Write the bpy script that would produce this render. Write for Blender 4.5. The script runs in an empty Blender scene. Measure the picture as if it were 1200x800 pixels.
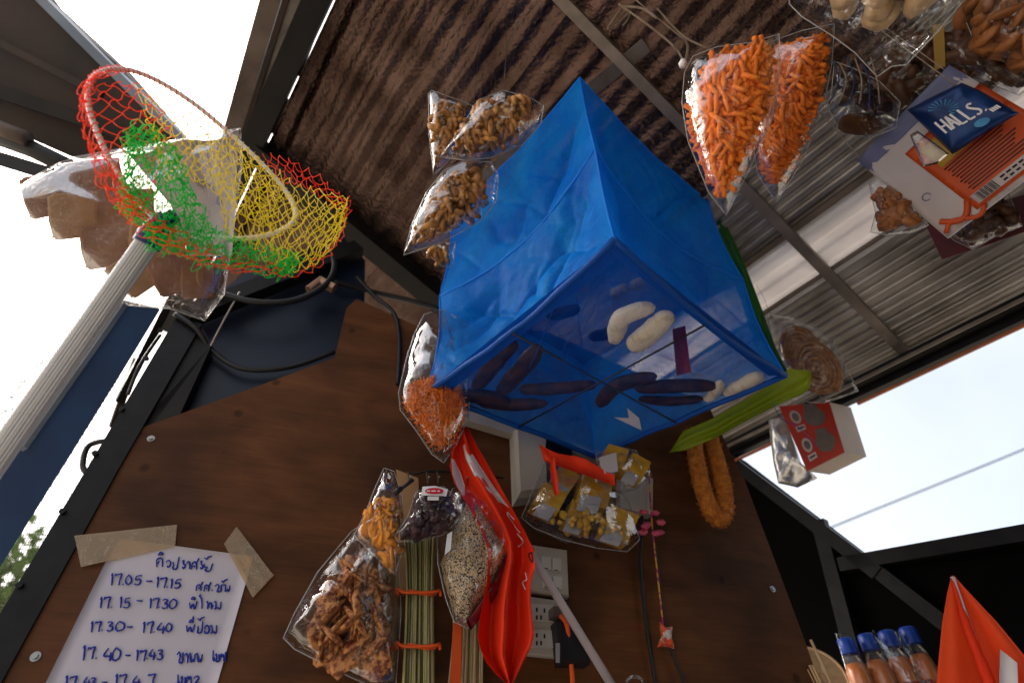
import bpy, math, random
import numpy as np
from mathutils import Vector, Matrix, noise

random.seed(7)
SC = bpy.context.scene
COL = SC.collection

# ------------------------------------------------------------------ camera, sky, sun, exposure
PITCH = math.radians(43.2)
FPX = 639.0                      # focal length in pixels of the 1200 px wide photograph
CAM = Vector((0, 0, 1.5))
cam_data = bpy.data.cameras.new('camera')
cam_data.sensor_width = 36.0
cam_data.lens = FPX / 1200 * 36
cam_data.clip_start = 0.02
cam_data.clip_end = 2000
cam_data.dof.use_dof = True
cam_data.dof.focus_distance = 0.80
cam_data.dof.aperture_fstop = 3.2
cam = bpy.data.objects.new('camera', cam_data)
cam.location = CAM
cam.rotation_euler = (math.pi / 2 + PITCH, 0, 0)
COL.objects.link(cam)
SC.camera = cam

SUN_EL = math.radians(42)
SUN_AZ = Vector((-0.96, 0.28, 0)).normalized()          # horizontal direction towards the sun
world = bpy.data.worlds.new('World')
SC.world = world
world.use_nodes = True
wn = world.node_tree.nodes
wn.clear()
sky = wn.new('ShaderNodeTexSky')
sky.sky_type = 'NISHITA'
sky.sun_disc = False
sky.sun_elevation = SUN_EL
sky.sun_rotation = math.atan2(SUN_AZ.x, SUN_AZ.y)
sky.air_density = 0.6
sky.dust_density = 10.0
sky.ozone_density = 0.0
bg = wn.new('ShaderNodeBackground')
bg.inputs['Strength'].default_value = 0.15
wo = wn.new('ShaderNodeOutputWorld')
# thin bright cloud veil over the whole sky, denser and thinner by patches
wtc = wn.new('ShaderNodeTexCoord')
wnz = wn.new('ShaderNodeTexNoise'); wnz.inputs['Scale'].default_value = 2.2; wnz.inputs['Detail'].default_value = 6
world.node_tree.links.new(wtc.outputs['Generated'], wnz.inputs['Vector'])
wmr = wn.new('ShaderNodeMapRange'); wmr.inputs[1].default_value = .3; wmr.inputs[2].default_value = .7; wmr.inputs[3].default_value = .45; wmr.inputs[4].default_value = .85
world.node_tree.links.new(wnz.outputs[0], wmr.inputs[0])
wmx = wn.new('ShaderNodeMix'); wmx.data_type = 'RGBA'
wmx.inputs[7].default_value = (2.15, 2.25, 2.35, 1)
world.node_tree.links.new(wmr.outputs[0], wmx.inputs[0])
world.node_tree.links.new(sky.outputs[0], wmx.inputs[6])
world.node_tree.links.new(wmx.outputs[2], bg.inputs['Color'])
world.node_tree.links.new(bg.outputs[0], wo.inputs['Surface'])

sun_data = bpy.data.lights.new('sun', 'SUN')
sun_data.energy = 1.1
sun_data.angle = math.radians(35)
sun_data.color = (1.0, 0.95, 0.88)
sun = bpy.data.objects.new('sun', sun_data)
to_sun = Vector((SUN_AZ.x * math.cos(SUN_EL), SUN_AZ.y * math.cos(SUN_EL), math.sin(SUN_EL)))
sun.rotation_euler = to_sun.to_track_quat('Z', 'Y').to_euler()
COL.objects.link(sun)

SC.view_settings.view_transform = 'Standard'
SC.view_settings.look = 'None'
SC.view_settings.exposure = 1.9
SC.view_settings.gamma = 1.0
SC.view_settings.use_curve_mapping = False
SC.render.engine = 'CYCLES'
SC.cycles.use_denoising = True
SC.cycles.max_bounces = 8
SC.cycles.transparent_max_bounces = 24
SC.cycles.caustics_reflective = False
SC.cycles.caustics_refractive = False
SC.cycles.sample_clamp_indirect = 6.0

# ------------------------------------------------------------------ helpers: the frame of the place
FW = Vector((0, math.cos(PITCH), math.sin(PITCH)))
UP = Vector((0, -math.sin(PITCH), math.cos(PITCH)))
RT = Vector((1, 0, 0))
def ray(x, y): return FW + RT * ((x - 600) / FPX) + UP * ((400 - y) / FPX)
def P(x, y, d): return CAM + ray(x, y) * d
def on_plane(x, y, p0, n):
    r = ray(x, y)
    return CAM + r * ((p0 - CAM).dot(n) / r.dot(n))
# plywood wall (vertical)
W0 = CAM + Vector((-.48, .767, 0)); WN = Vector((.276, -.961, 0)).normalized(); WD = Vector((.961, .276, 0)).normalized()
def PW(x, y, off=0.0): return on_plane(x, y, W0 + WN * off, WN)
# roof: ribs run along AX, the roof falls along BX
AX = Vector((-.609, .793, 0)).normalized(); BX = Vector((.793, .609, 0)).normalized(); SL = .33
def RF(a, b, off=0.0): return CAM + AX * a + BX * b + Vector((0, 0, 1.3 - SL * b)) + RN * off
RN = -(BX * SL + Vector((0, 0, 1))).normalized()        # points down into the room
def PR(x, y, off=0.0): return on_plane(x, y, RF(0, 0, off), RN)
# far side wall with the opening
def PB(x, y, off=0.0): return on_plane(x, y, CAM + BX * (1.32 - off), -BX)

BASE = {}
def tagit(o, label=None, cat=None, group=None, kind=None):
    if label: o['label'] = label
    if cat: o['category'] = cat
    if group: o['group'] = group
    if kind: o['kind'] = kind
    return o
def thing(name, label, cat, base, group=None):
    o = bpy.data.objects.new(name, None)
    o.empty_display_size = .02
    o.location = base
    COL.objects.link(o)
    BASE[o.name] = Vector(base)
    return tagit(o, label, cat, group)
def mesh_data(name, V, Fc, mat, smooth=True):
    me = bpy.data.meshes.new(name)
    me.from_pydata([tuple(v) for v in V], [], Fc)
    if mat: me.materials.append(mat)
    if smooth: me.polygons.foreach_set('use_smooth', [True] * len(me.polygons))
    me.update()
    return me
def obj(name, geo, mat, parent=None, smooth=True, kind=None, label=None):
    V, Fc = geo
    if parent is not None:
        b = BASE[parent.name]
        root = parent
    else:
        b = sum((Vector(v) for v in V), Vector()) / len(V)
    V = [Vector(v) - b for v in V]
    o = bpy.data.objects.new(name, mesh_data(name, V, Fc, mat, smooth))
    COL.objects.link(o)
    BASE[o.name] = b
    if parent is not None: o.parent = parent
    else: o.location = b
    if kind: o['kind'] = kind
    if label: o['label'] = label
    return o
def inst(name, me, parent, loc, rot=None, scale=1.0):
    o = bpy.data.objects.new(name, me)
    COL.objects.link(o)
    b = BASE[parent.name] if parent else Vector()
    if rot is None: rot = Matrix.Identity(3)
    s = scale if hasattr(scale, '__len__') else (scale,) * 3
    m = Matrix.Translation(Vector(loc) - b) @ rot.to_4x4() @ Matrix.Diagonal((*s, 1))
    if parent:
        o.parent = parent
    o.matrix_local = m
    BASE[o.name] = Vector(loc)
    return o
def join(*geos):
    V, Fc = [], []
    for v, f in geos:
        n = len(V); V += list(v); Fc += [tuple(i + n for i in q) for q in f]
    return V, Fc
def smooth_path(pts, n=6):
    pts = [Vector(p) for p in pts]
    if len(pts) < 3: return pts
    out = []
    for i in range(len(pts) - 1):
        p0, p1, p2, p3 = pts[max(i - 1, 0)], pts[i], pts[i + 1], pts[min(i + 2, len(pts) - 1)]
        for k in range(n):
            t = k / n
            out.append(.5 * ((2 * p1) + (p2 - p0) * t + (2 * p0 - 5 * p1 + 4 * p2 - p3) * t * t + (3 * p1 - p0 - 3 * p2 + p3) * t ** 3))
    out.append(pts[-1])
    return out
def tube(pts, r, sides=8, smooth=0, closed=False, cap=True):
    if smooth: pts = smooth_path(pts, smooth)
    pts = [Vector(p) for p in pts]
    n = len(pts)
    V, Fc = [], []
    ref = None
    for i, p in enumerate(pts):
        if closed: t = pts[(i + 1) % n] - pts[i - 1]
        else: t = pts[min(i + 1, n - 1)] - pts[max(i - 1, 0)]
        if t.length < 1e-9: t = Vector((0, 0, 1))
        t.normalize()
        if ref is None: ref = t.orthogonal().normalized()
        ref = (ref - t * ref.dot(t))
        if ref.length < 1e-6: ref = t.orthogonal()
        ref.normalize()
        bi = t.cross(ref)
        rr = r[min(int(i * len(r) / n), len(r) - 1)] if isinstance(r, (list, tuple)) else r
        for k in range(sides):
            a = 2 * math.pi * k / sides
            V.append(p + (ref * math.cos(a) + bi * math.sin(a)) * rr)
    m = n if closed else n - 1
    for i in range(m):
        j = (i + 1) % n
        for k in range(sides):
            k2 = (k + 1) % sides
            Fc.append((i * sides + k, i * sides + k2, j * sides + k2, j * sides + k))
    if cap and not closed:
        Fc.append(tuple(range(sides - 1, -1, -1)))
        Fc.append(tuple((n - 1) * sides + k for k in range(sides)))
    return V, Fc
def prism(pts, ext):
    pts = [Vector(p) for p in pts]; ext = Vector(ext); n = len(pts)
    V = pts + [p + ext for p in pts]
    Fc = [tuple(range(n)), tuple(range(2 * n - 1, n - 1, -1))]
    for i in range(n):
        j = (i + 1) % n
        Fc.append((j, i, i + n, j + n))
    return V, Fc
def bar(p, q, w, h, side=None):
    """square bar from p to q, width w along side, height h"""
    p, q = Vector(p), Vector(q)
    t = (q - p).normalized()
    s = Vector(side) if side is not None else t.orthogonal()
    s = (s - t * s.dot(t)).normalized(); u = t.cross(s)
    c = [p + s * w * .5 * a + u * h * .5 * b for a, b in ((-1, -1), (1, -1), (1, 1), (-1, 1))]
    return prism(c, q - p)
def sheet(rows, close=False):
    """grid surface from rows of points"""
    V = [p for r in rows for p in r]
    n = len(rows[0]); Fc = []
    for i in range(len(rows) - 1):
        for j in range(n - 1):
            Fc.append((i * n + j, i * n + j + 1, (i + 1) * n + j + 1, (i + 1) * n + j))
    return V, Fc
def solid_sheet(rows, th):
    """grid surface with a back side th away, closed round the rim"""
    V, Fc = sheet(rows)
    th = Vector(th); n = len(V); m = len(rows[0]); R = len(rows)
    F2 = [tuple(reversed([i + n for i in f])) for f in Fc]
    rim = [j for j in range(m)] + [i * m + m - 1 for i in range(1, R)] + [(R - 1) * m + j for j in range(m - 2, -1, -1)] + [i * m for i in range(R - 2, 0, -1)]
    F3 = [(rim[k], rim[(k + 1) % len(rim)], rim[(k + 1) % len(rim)] + n, rim[k] + n) for k in range(len(rim))]
    return V + [v + th for v in V], Fc + F2 + F3
def resample(pts, per=6):
    out = []
    n = len(pts)
    for i in range(n):
        for k in range(per):
            out.append(pts[i].lerp(pts[(i + 1) % n], k / per))
    return out
def pillow(out3, n, T, seed=0, rings=9, wr=.0, per=6, power=2.2, center=None, crease=.0):
    out3 = [Vector(p) for p in out3]
    c = center or sum(out3, Vector()) / len(out3)
    rim = resample(out3, per); M = len(rim)
    size = max((p - c).length for p in rim)
    so = Vector((seed * 13.7, seed * 7.1, seed * 3.3))
    V, Fc = [], []
    ph = random.random() * 6
    for side in (1, -1):
        for r in range(rings):
            f = r / rings
            for k in range(M):
                p = c.lerp(rim[k], f)
                h = T * (max(0, 1 - f ** power)) ** .6
                a = 2 * math.pi * k / M
                h += wr * T * noise.noise(p * (9 / size * .35) + so) * min(1, 2 * (1 - f) + .25)
                q_ = p * (16 / size * .3) + so
                h += crease * T * .9 * (1 - abs(noise.noise(q_ * .8 + Vector((noise.noise(q_), 0, 3))) * 2.6)) * f * (1 - f) * 2.2
                V.append(p + n * h * side)
    off = rings * M
    rs = 2 * off
    V += [p + n * (wr * T * .4 * noise.noise(p * (12 / size) + so)) for p in rim]
    for s in (0, 1):
        o = s * off
        for r in range(rings):
            for k in range(M):
                k2 = (k + 1) % M
                i0, i1 = o + r * M + k, o + r * M + k2
                if r == rings - 1: j0, j1 = rs + k, rs + k2
                else: j0, j1 = o + (r + 1) * M + k, o + (r + 1) * M + k2
                q = (i0, j0, j1, i1) if s == 0 else (i0, i1, j1, j0)
                if r == 0: q = q
                Fc.append(q)
    return V, Fc
def ico(sub=1):
    t = (1 + 5 ** .5) / 2
    V = [Vector(v).normalized() for v in ((-1, t, 0), (1, t, 0), (-1, -t, 0), (1, -t, 0), (0, -1, t), (0, 1, t), (0, -1, -t), (0, 1, -t), (t, 0, -1), (t, 0, 1), (-t, 0, -1), (-t, 0, 1))]
    Fc = [(0, 11, 5), (0, 5, 1), (0, 1, 7), (0, 7, 10), (0, 10, 11), (1, 5, 9), (5, 11, 4), (11, 10, 2), (10, 7, 6), (7, 1, 8), (3, 9, 4), (3, 4, 2), (3, 2, 6), (3, 6, 8), (3, 8, 9), (4, 9, 5), (2, 4, 11), (6, 2, 10), (8, 6, 7), (9, 8, 1)]
    for _ in range(sub):
        mid = {}
        F2 = []
        def m(a, b):
            k = (min(a, b), max(a, b))
            if k not in mid:
                mid[k] = len(V); V.append(((V[a] + V[b]) * .5).normalized())
            return mid[k]
        for a, b, c in Fc:
            x, y, z = m(a, b), m(b, c), m(c, a)
            F2 += [(a, x, z), (b, y, x), (c, z, y), (x, y, z)]
        Fc = F2
    return V, Fc
ICO1, ICO2 = ico(1), ico(2)
def lump(sx, sy, sz, seed, amp=.25, src=None):
    V, Fc = src or ICO1
    so = Vector((seed * 3.1, seed * 1.7, seed * 5.3))
    return [Vector((v.x * sx, v.y * sy, v.z * sz)) * (1 + amp * noise.noise(v * 1.6 + so) + amp * .5 * noise.noise(v * 4 + so)) for v in V], Fc
def rot_from(z, spin=0.0):
    z = Vector(z).normalized()
    return z.to_track_quat('Z', 'Y').to_matrix() @ Matrix.Rotation(spin, 3, 'Z')
def rnd_rot():
    return Matrix.Rotation(random.uniform(0, 6.3), 3, 'X') @ Matrix.Rotation(random.uniform(0, 6.3), 3, 'Y') @ Matrix.Rotation(random.uniform(0, 6.3), 3, 'Z')

class Pl:
    """an upright (or leaning) plane at its own distance on which a hanging thing's outline is laid out"""
    def __init__(s, cx, cy, d, k=.5):
        s.p0 = P(cx, cy, d)
        r = (s.p0 - CAM).normalized()
        hz = Vector((-r.x, -r.y, 0)).normalized()
        s.n = (hz * (1 - k) - r * k).normalized()
    def __call__(s, x, y, off=0.0):
        return on_plane(x, y, s.p0 + s.n * off, s.n)
    def outline(s, pts, off=0.0): return [s(x, y, off) for x, y in pts]
class WallPl(Pl):
    def __init__(s, off): s.p0 = W0 + WN * off; s.n = WN.copy()

def sample(out3, n, T, cnt, front=.5, margin=.9, seed=0):
    """points inside a pillow"""
    rg = random.Random(seed)
    c = sum(out3, Vector()) / len(out3)
    N = len(out3)
    ar = [((out3[i] - c).cross(out3[(i + 1) % N] - c)).length for i in range(N)]
    res = []
    for i in range(cnt):
        k = rg.choices(range(N), ar)[0]
        e = out3[k].lerp(out3[(k + 1) % N], rg.random())
        r = math.sqrt(rg.random()) * margin
        h = T * (1 - r ** 2.2) ** .6
        z = rg.uniform(-1, 1)
        if rg.random() < front: z = rg.uniform(.55, 1)
        res.append(c.lerp(e, r) + n * (h * z * .88))
    return res

# ------------------------------------------------------------------ materials
MATS = {}
def nodes_of(name):
    m = bpy.data.materials.new(name); m.use_nodes = True
    MATS[name] = m
    return m, m.node_tree.nodes, m.node_tree.links
def mat(name, c1, c2=None, rough=.6, metal=0.0, scale=20, bump=0.0, bscale=None, stretch=None, spec=.3, detail=5, trans=0.0, coat=0.0, lo=.35, hi=.65, sss=0.0):
    m, N, L = nodes_of(name)
    b = N['Principled BSDF']
    b.inputs['Roughness'].default_value = rough
    b.inputs['Metallic'].default_value = metal
    b.inputs['Specular IOR Level'].default_value = spec
    if coat: b.inputs['Coat Weight'].default_value = coat; b.inputs['Coat Roughness'].default_value = .1
    if sss:
        b.inputs['Subsurface Weight'].default_value = sss; b.inputs['Subsurface Radius'].default_value = (.01, .006, .003)
    tc = N.new('ShaderNodeTexCoord'); mp = N.new('ShaderNodeMapping')
    L.new(tc.outputs['Object'], mp.inputs['Vector'])
    if stretch: mp.inputs['Scale'].default_value = stretch
    if c2:
        t = N.new('ShaderNodeTexNoise'); t.inputs['Scale'].default_value = scale; t.inputs['Detail'].default_value = detail
        L.new(mp.outputs[0], t.inputs['Vector'])
        rp = N.new('ShaderNodeValToRGB')
        rp.color_ramp.elements[0].position = lo; rp.color_ramp.elements[1].position = hi
        rp.color_ramp.elements[0].color = (*c1, 1); rp.color_ramp.elements[1].color = (*c2, 1)
        L.new(t.outputs[0], rp.inputs[0]); L.new(rp.outputs[0], b.inputs['Base Color'])
    else:
        b.inputs['Base Color'].default_value = (*c1, 1)
    if bump:
        t2 = N.new('ShaderNodeTexNoise'); t2.inputs['Scale'].default_value = bscale or scale * 2; t2.inputs['Detail'].default_value = 6
        L.new(mp.outputs[0], t2.inputs['Vector'])
        bp = N.new('ShaderNodeBump'); bp.inputs['Strength'].default_value = bump; bp.inputs['Distance'].default_value = .004
        L.new(t2.outputs[0], bp.inputs['Height']); L.new(bp.outputs[0], b.inputs['Normal'])
    if trans:
        tr = N.new('ShaderNodeBsdfTranslucent'); mx = N.new('ShaderNodeMixShader'); mx.inputs[0].default_value = trans
        if c2: L.new(rp.outputs[0], tr.inputs[0])
        else: tr.inputs[0].default_value = (*c1, 1)
        L.new(b.outputs[0], mx.inputs[1]); L.new(tr.outputs[0], mx.inputs[2])
        L.new(mx.outputs[0], N['Material Output'].inputs[0])
    return m
def film(name, tint=(.96, .97, .97), milk=.03, rough=.07, bump=.5, bscale=35, refl=1.0, wrinkle=.16, dcol=(.8, .8, .8)):
    """thin clear plastic film: mostly see-through, glossy at wrinkles, a little milky"""
    m, N, L = nodes_of(name)
    N.remove(N['Principled BSDF'])
    tp = N.new('ShaderNodeBsdfTransparent'); tp.inputs[0].default_value = (*tint, 1)
    gl = N.new('ShaderNodeBsdfGlossy'); gl.inputs['Roughness'].default_value = rough
    df = N.new('ShaderNodeBsdfDiffuse'); df.inputs[0].default_value = (*dcol, 1)
    fr = N.new('ShaderNodeFresnel'); fr.inputs[0].default_value = 1.5
    tc = N.new('ShaderNodeTexCoord')
    nz = N.new('ShaderNodeTexNoise'); nz.inputs['Scale'].default_value = bscale; nz.inputs['Detail'].default_value = 3; nz.inputs['Distortion'].default_value = 1.2
    L.new(tc.outputs['Object'], nz.inputs['Vector'])
    bp = N.new('ShaderNodeBump'); bp.inputs['Strength'].default_value = bump; bp.inputs['Distance'].default_value = .0035
    L.new(nz.outputs[0], bp.inputs['Height'])
    L.new(bp.outputs[0], gl.inputs['Normal'])
    ml = N.new('ShaderNodeMath'); ml.operation = 'MULTIPLY'; ml.inputs[1].default_value = refl; ml.use_clamp = True
    L.new(fr.outputs[0], ml.inputs[0])
    rn = N.new('ShaderNodeTexNoise'); rn.inputs['Scale'].default_value = bscale * .9; rn.inputs['Detail'].default_value = 2; rn.inputs['Distortion'].default_value = 2.2
    L.new(tc.outputs['Object'], rn.inputs['Vector'])
    rr = N.new('ShaderNodeValToRGB'); cr = rr.color_ramp            # thin wrinkle lines along the noise contour
    cr.elements[0].position = .475; cr.elements[0].color = (0, 0, 0, 1)
    cr.elements[1].position = .525; cr.elements[1].color = (0, 0, 0, 1)
    e = cr.elements.new(.5); e.color = (1, 1, 1, 1)
    L.new(rn.outputs[0], rr.inputs[0])
    ma = N.new('ShaderNodeMath'); ma.operation = 'MULTIPLY_ADD'; ma.inputs[1].default_value = wrinkle; ma.use_clamp = True
    L.new(rr.outputs[0], ma.inputs[0]); L.new(ml.outputs[0], ma.inputs[2])
    ml = ma
    m1 = N.new('ShaderNodeMixShader'); m1.inputs[0].default_value = milk
    L.new(tp.outputs[0], m1.inputs[1]); L.new(df.outputs[0], m1.inputs[2])
    m2 = N.new('ShaderNodeMixShader')
    L.new(ml.outputs[0], m2.inputs[0]); L.new(m1.outputs[0], m2.inputs[1]); L.new(gl.outputs[0], m2.inputs[2])
    L.new(m2.outputs[0], N['Material Output'].inputs[0])
    return m
def netcloth(name, c, alpha, weave=900, tl=.4, edge=.35):
    """fine woven mesh: threads of the cloth with open holes between"""
    m, N, L = nodes_of(name)
    b = N['Principled BSDF']; b.inputs['Roughness'].default_value = .5; b.inputs['Base Color'].default_value = (*c, 1)
    b.inputs['Specular IOR Level'].default_value = .12
    b.inputs['Specular Tint'].default_value = (.2, .5, 1, 1)
    tl_ = N.new('ShaderNodeBsdfTranslucent'); tl_.inputs[0].default_value = (*c, 1)
    m1 = N.new('ShaderNodeMixShader'); m1.inputs[0].default_value = tl
    L.new(b.outputs[0], m1.inputs[1]); L.new(tl_.outputs[0], m1.inputs[2])
    tp = N.new('ShaderNodeBsdfTransparent')
    tc = N.new('ShaderNodeTexCoord')
    fo = N.new('ShaderNodeTexNoise'); fo.inputs['Scale'].default_value = 7; fo.inputs['Detail'].default_value = 5; fo.inputs['Distortion'].default_value = 1.5
    mpf = N.new('ShaderNodeMapping'); mpf.inputs['Scale'].default_value = (1, 1, .55); mpf.inputs['Rotation'].default_value = (.5, .4, 0)
    L.new(tc.outputs['Object'], mpf.inputs['Vector']); L.new(mpf.outputs[0], fo.inputs['Vector'])
    fb = N.new('ShaderNodeBump'); fb.inputs['Strength'].default_value = .35; fb.inputs['Distance'].default_value = .012
    L.new(fo.outputs[0], fb.inputs['Height']); L.new(fb.outputs[0], b.inputs['Normal']); L.new(fb.outputs[0], tl_.inputs['Normal'])
    fr_ = N.new('ShaderNodeValToRGB'); fr_.color_ramp.elements[0].position = .3; fr_.color_ramp.elements[1].position = .72
    fr_.color_ramp.elements[0].color = (c[0] * .8, c[1] * .7, c[2] * .8, 1); fr_.color_ramp.elements[1].color = (c[0] + .012, c[1] * 1.5, min(1, c[2] * 1.3), 1)  # fold density and sheen streaks put into the base colour
    L.new(fo.outputs[0], fr_.inputs[0]); L.new(fr_.outputs[0], b.inputs['Base Color'])
    nz = N.new('ShaderNodeTexNoise'); nz.inputs['Scale'].default_value = weave; nz.inputs['Detail'].default_value = 2
    L.new(tc.outputs['Object'], nz.inputs['Vector'])
    n2 = N.new('ShaderNodeTexNoise'); n2.inputs['Scale'].default_value = 14; n2.inputs['Detail'].default_value = 3
    L.new(tc.outputs['Object'], n2.inputs['Vector'])
    lw = N.new('ShaderNodeLayerWeight'); lw.inputs[0].default_value = .35
    ad = N.new('ShaderNodeMath'); ad.operation = 'MULTIPLY_ADD'; ad.inputs[1].default_value = .9; ad.inputs[2].default_value = alpha - .60
    L.new(nz.outputs[0], ad.inputs[0])
    a2 = N.new('ShaderNodeMath'); a2.operation = 'MULTIPLY_ADD'; a2.inputs[1].default_value = .3
    L.new(n2.outputs[0], a2.inputs[0]); L.new(ad.outputs[0], a2.inputs[2])
    a3 = N.new('ShaderNodeMath'); a3.operation = 'MULTIPLY_ADD'; a3.inputs[1].default_value = edge; a3.use_clamp = True
    L.new(lw.outputs['Facing'], a3.inputs[0]); L.new(a2.outputs[0], a3.inputs[2])
    m2 = N.new('ShaderNodeMixShader')
    L.new(a3.outputs[0], m2.inputs[0]); L.new(tp.outputs[0], m2.inputs[1]); L.new(m1.outputs[0], m2.inputs[2])
    L.new(m2.outputs[0], N['Material Output'].inputs[0])
    return m

M_foil = mat('brown_foil', (.052, .030, .023), (.125, .078, .062), rough=.25, metal=.9, scale=9, bump=1.0, bscale=110)
M_zinc = mat('zinc_sheet', (.72, .68, .65), (.88, .85, .83), rough=.4, metal=0, scale=6, bump=.12, bscale=40, trans=.42)
M_corr = mat('grey_corrugated', (.26, .23, .20), (.52, .48, .44), rough=.36, metal=.5, scale=7, bump=.2, bscale=40, trans=.14)
M_steel_dark = mat('dark_steel', (.006, .0055, .0055), (.014, .012, .011), rough=.5, metal=.2, spec=.2, scale=8, bump=.1)
M_steel_brown = mat('brown_steel', (.07, .05, .042), (.13, .10, .085), rough=.5, metal=.3, scale=12, bump=.15)
M_purlin = mat('purlin_steel', (.15, .125, .105), (.25, .21, .18), rough=.45, metal=.5, scale=15, bump=.1)
M_rust = mat('rusty_panel', (.014, .010, .009), (.038, .020, .014), rough=.6, metal=.1, scale=5, bump=.15)
M_greystrip = mat('weathered_strip', (.10, .085, .075), (.19, .165, .145), rough=.6, metal=.2, scale=20, bump=.2)
M_navy = mat('navy_paint', (.002, .017, .060), (.003, .024, .080), rough=.5, scale=12, bump=.05, spec=.15)
M_navy_dark = mat('dark_navy_panel', (.003, .006, .018), (.005, .011, .03), rough=.4, scale=6, bump=.05)
M_bluegrey = mat('blue_grey_edge', (.10, .13, .18), (.15, .19, .25), rough=.4, scale=10)
M_black = mat('black_rubber', (.012, .012, .013), rough=.45)
M_blackpaint = mat('black_paint', (.006, .006, .007), (.011, .0105, .011), rough=.45, scale=30, bump=.06, spec=.15)
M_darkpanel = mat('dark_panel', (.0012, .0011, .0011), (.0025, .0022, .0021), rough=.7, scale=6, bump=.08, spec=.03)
M_orangeedge = mat('orange_edge', (.45, .13, .04), (.30, .10, .04), rough=.5, scale=20)
M_alu = mat('brushed_aluminium', (.46, .47, .49), rough=.34, metal=.4)
M_white = mat('white_plastic', (.46, .43, .39), (.52, .49, .45), rough=.4, scale=10)
M_cream = mat('cream_plastic', (.36, .32, .27), (.44, .40, .34), rough=.45, scale=9)
M_blueplastic = mat('blue_plastic', (.012, .035, .12), rough=.35)
M_screw = mat('zinc_screw', (.28, .27, .26), rough=.35, metal=.9)
M_brass = mat('brass_fitting', (.35, .20, .12), rough=.4, metal=.6)
M_film = film('clear_film', milk=.010, refl=.40, bump=.5, bscale=22, wrinkle=.10)
M_film2 = film('crinkled_film', milk=.006, refl=.22, bump=.8, bscale=40, wrinkle=.14)
M_seal = film('heat_seal', tint=(.9, .9, .9), milk=.30, refl=.8, bump=.5, wrinkle=.1)
M_milky = film('milky_film', milk=.22, refl=.9, bump=.7, bscale=18)
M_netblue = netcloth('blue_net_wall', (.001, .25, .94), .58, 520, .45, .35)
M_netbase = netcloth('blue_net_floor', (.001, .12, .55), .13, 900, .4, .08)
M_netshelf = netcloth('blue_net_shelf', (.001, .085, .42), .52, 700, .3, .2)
M_hemlight = mat('blue_seam', (.0, .24, .85), rough=.6, trans=.3)
M_nethem = mat('blue_hem_tape', (.0, .075, .40), rough=.6, bump=.3, bscale=500, trans=.2)
M_banana_d = mat('dried_dark_banana', (.008, .003, .001), (.060, .022, .010), rough=.5, spec=.2, scale=60, stretch=(1, 1, .15), bump=.5, bscale=120)
M_banana_p = mat('pale_fresh_banana', (.66, .58, .42), (.36, .25, .13), lo=.52, hi=.75, rough=.55, scale=70, stretch=(1, 1, .2), bump=.3, bscale=90)
M_red_net = mat('red_orange_twine', (1.0, .10, .015), rough=.5, trans=.5)
M_yel_net = mat('yellow_twine', (1.0, .86, .02), rough=.5, trans=.5)
M_grn_net = mat('green_twine', (.015, .78, .12), rough=.5, trans=.5)
M_stick = mat('orange_snack', (.70, .14, .008), (.88, .24, .022), rough=.7, scale=40, bump=.5, bscale=300)
M_curl = mat('brown_curl', (.20, .075, .015), (.55, .27, .075), rough=.6, scale=60, bump=.6, bscale=250)
M_cracker = mat('brown_cracker', (.20, .085, .045), (.29, .14, .08), rough=.7, scale=25, bump=.4, bscale=120)
M_cracker2 = mat('tan_cracker', (.32, .17, .08), (.40, .23, .12), rough=.7, scale=25, bump=.4, bscale=120)
M_flake = mat('chilli_flake_cracker', (.48, .21, .07), (.14, .03, .010), rough=.6, scale=150, bump=.7, bscale=160, lo=.45, hi=.6)
M_yellowchip = mat('orange_yellow_chip', (.60, .21, .02), (.72, .30, .045), rough=.5, scale=30, bump=.4)
M_raisin = mat('dark_raisin', (.018, .007, .010), (.05, .018, .022), rough=.5, scale=60, bump=.7, bscale=130)
M_shred = mat('orange_shred', (.78, .20, .012), (.62, .12, .006), rough=.6, scale=40)
M_darkpod = mat('dark_brown_pod', (.05, .02, .01), (.10, .04, .015), rough=.5, scale=30, bump=.5)
M_brownsnack = mat('brown_orange_snack', (.22, .075, .02), (.36, .13, .035), rough=.55, scale=25, bump=.5)
M_creamlump = mat('cream_puff', (.40, .24, .11), (.55, .38, .2), rough=.6, scale=20, bump=.4)
M_fluff = mat('orange_fluff', (.40, .12, .015), (.62, .22, .03), rough=.8, scale=90, bump=1.0, bscale=160)
M_paper = mat('note_paper', (.50, .475, .54), (.54, .51, .58), rough=.7, scale=12, bump=.12, bscale=12, trans=.1)
M_ink = mat('blue_ink', (.004, .018, .30), rough=.5)
M_flag = mat('red_orange_cloth', (.92, .050, .008), (.86, .042, .008), rough=.7, scale=6, trans=.3, bump=.1, bscale=400)
M_flag2 = mat('orange_cloth', (.90, .095, .018), (.84, .08, .015), rough=.7, scale=6, trans=.3, bump=.1, bscale=400)
M_flagwhite = mat('white_cloth', (.75, .70, .72), rough=.7, trans=.2)
M_straw = mat('green_straw', (.22, .20, .08), (.36, .32, .15), rough=.6, scale=40, stretch=(1, 1, .1))
M_straw3 = mat('pale_straw', (.42, .38, .20), (.30, .30, .10), rough=.6, scale=30)
M_straw2 = mat('dry_straw', (.38, .26, .14), (.50, .37, .22), rough=.6, scale=40, stretch=(1, 1, .1))
M_orange_tie = mat('orange_string', (.75, .10, .015), rough=.5)
M_wood_stick = mat('bamboo_skewer', (.52, .34, .17), (.62, .44, .25), rough=.6, scale=30)
M_fan = mat('tan_wood', (.30, .21, .11), (.38, .27, .15), rough=.6, scale=20, stretch=(1, 6, 6))
M_lime = mat('lime_plastic', (.30, .40, .01), (.38, .47, .02), rough=.4, scale=10, trans=.35)
M_green = mat('dark_green_plastic', (.01, .09, .012), (.03, .17, .02), rough=.4, scale=10, trans=.2)
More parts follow.
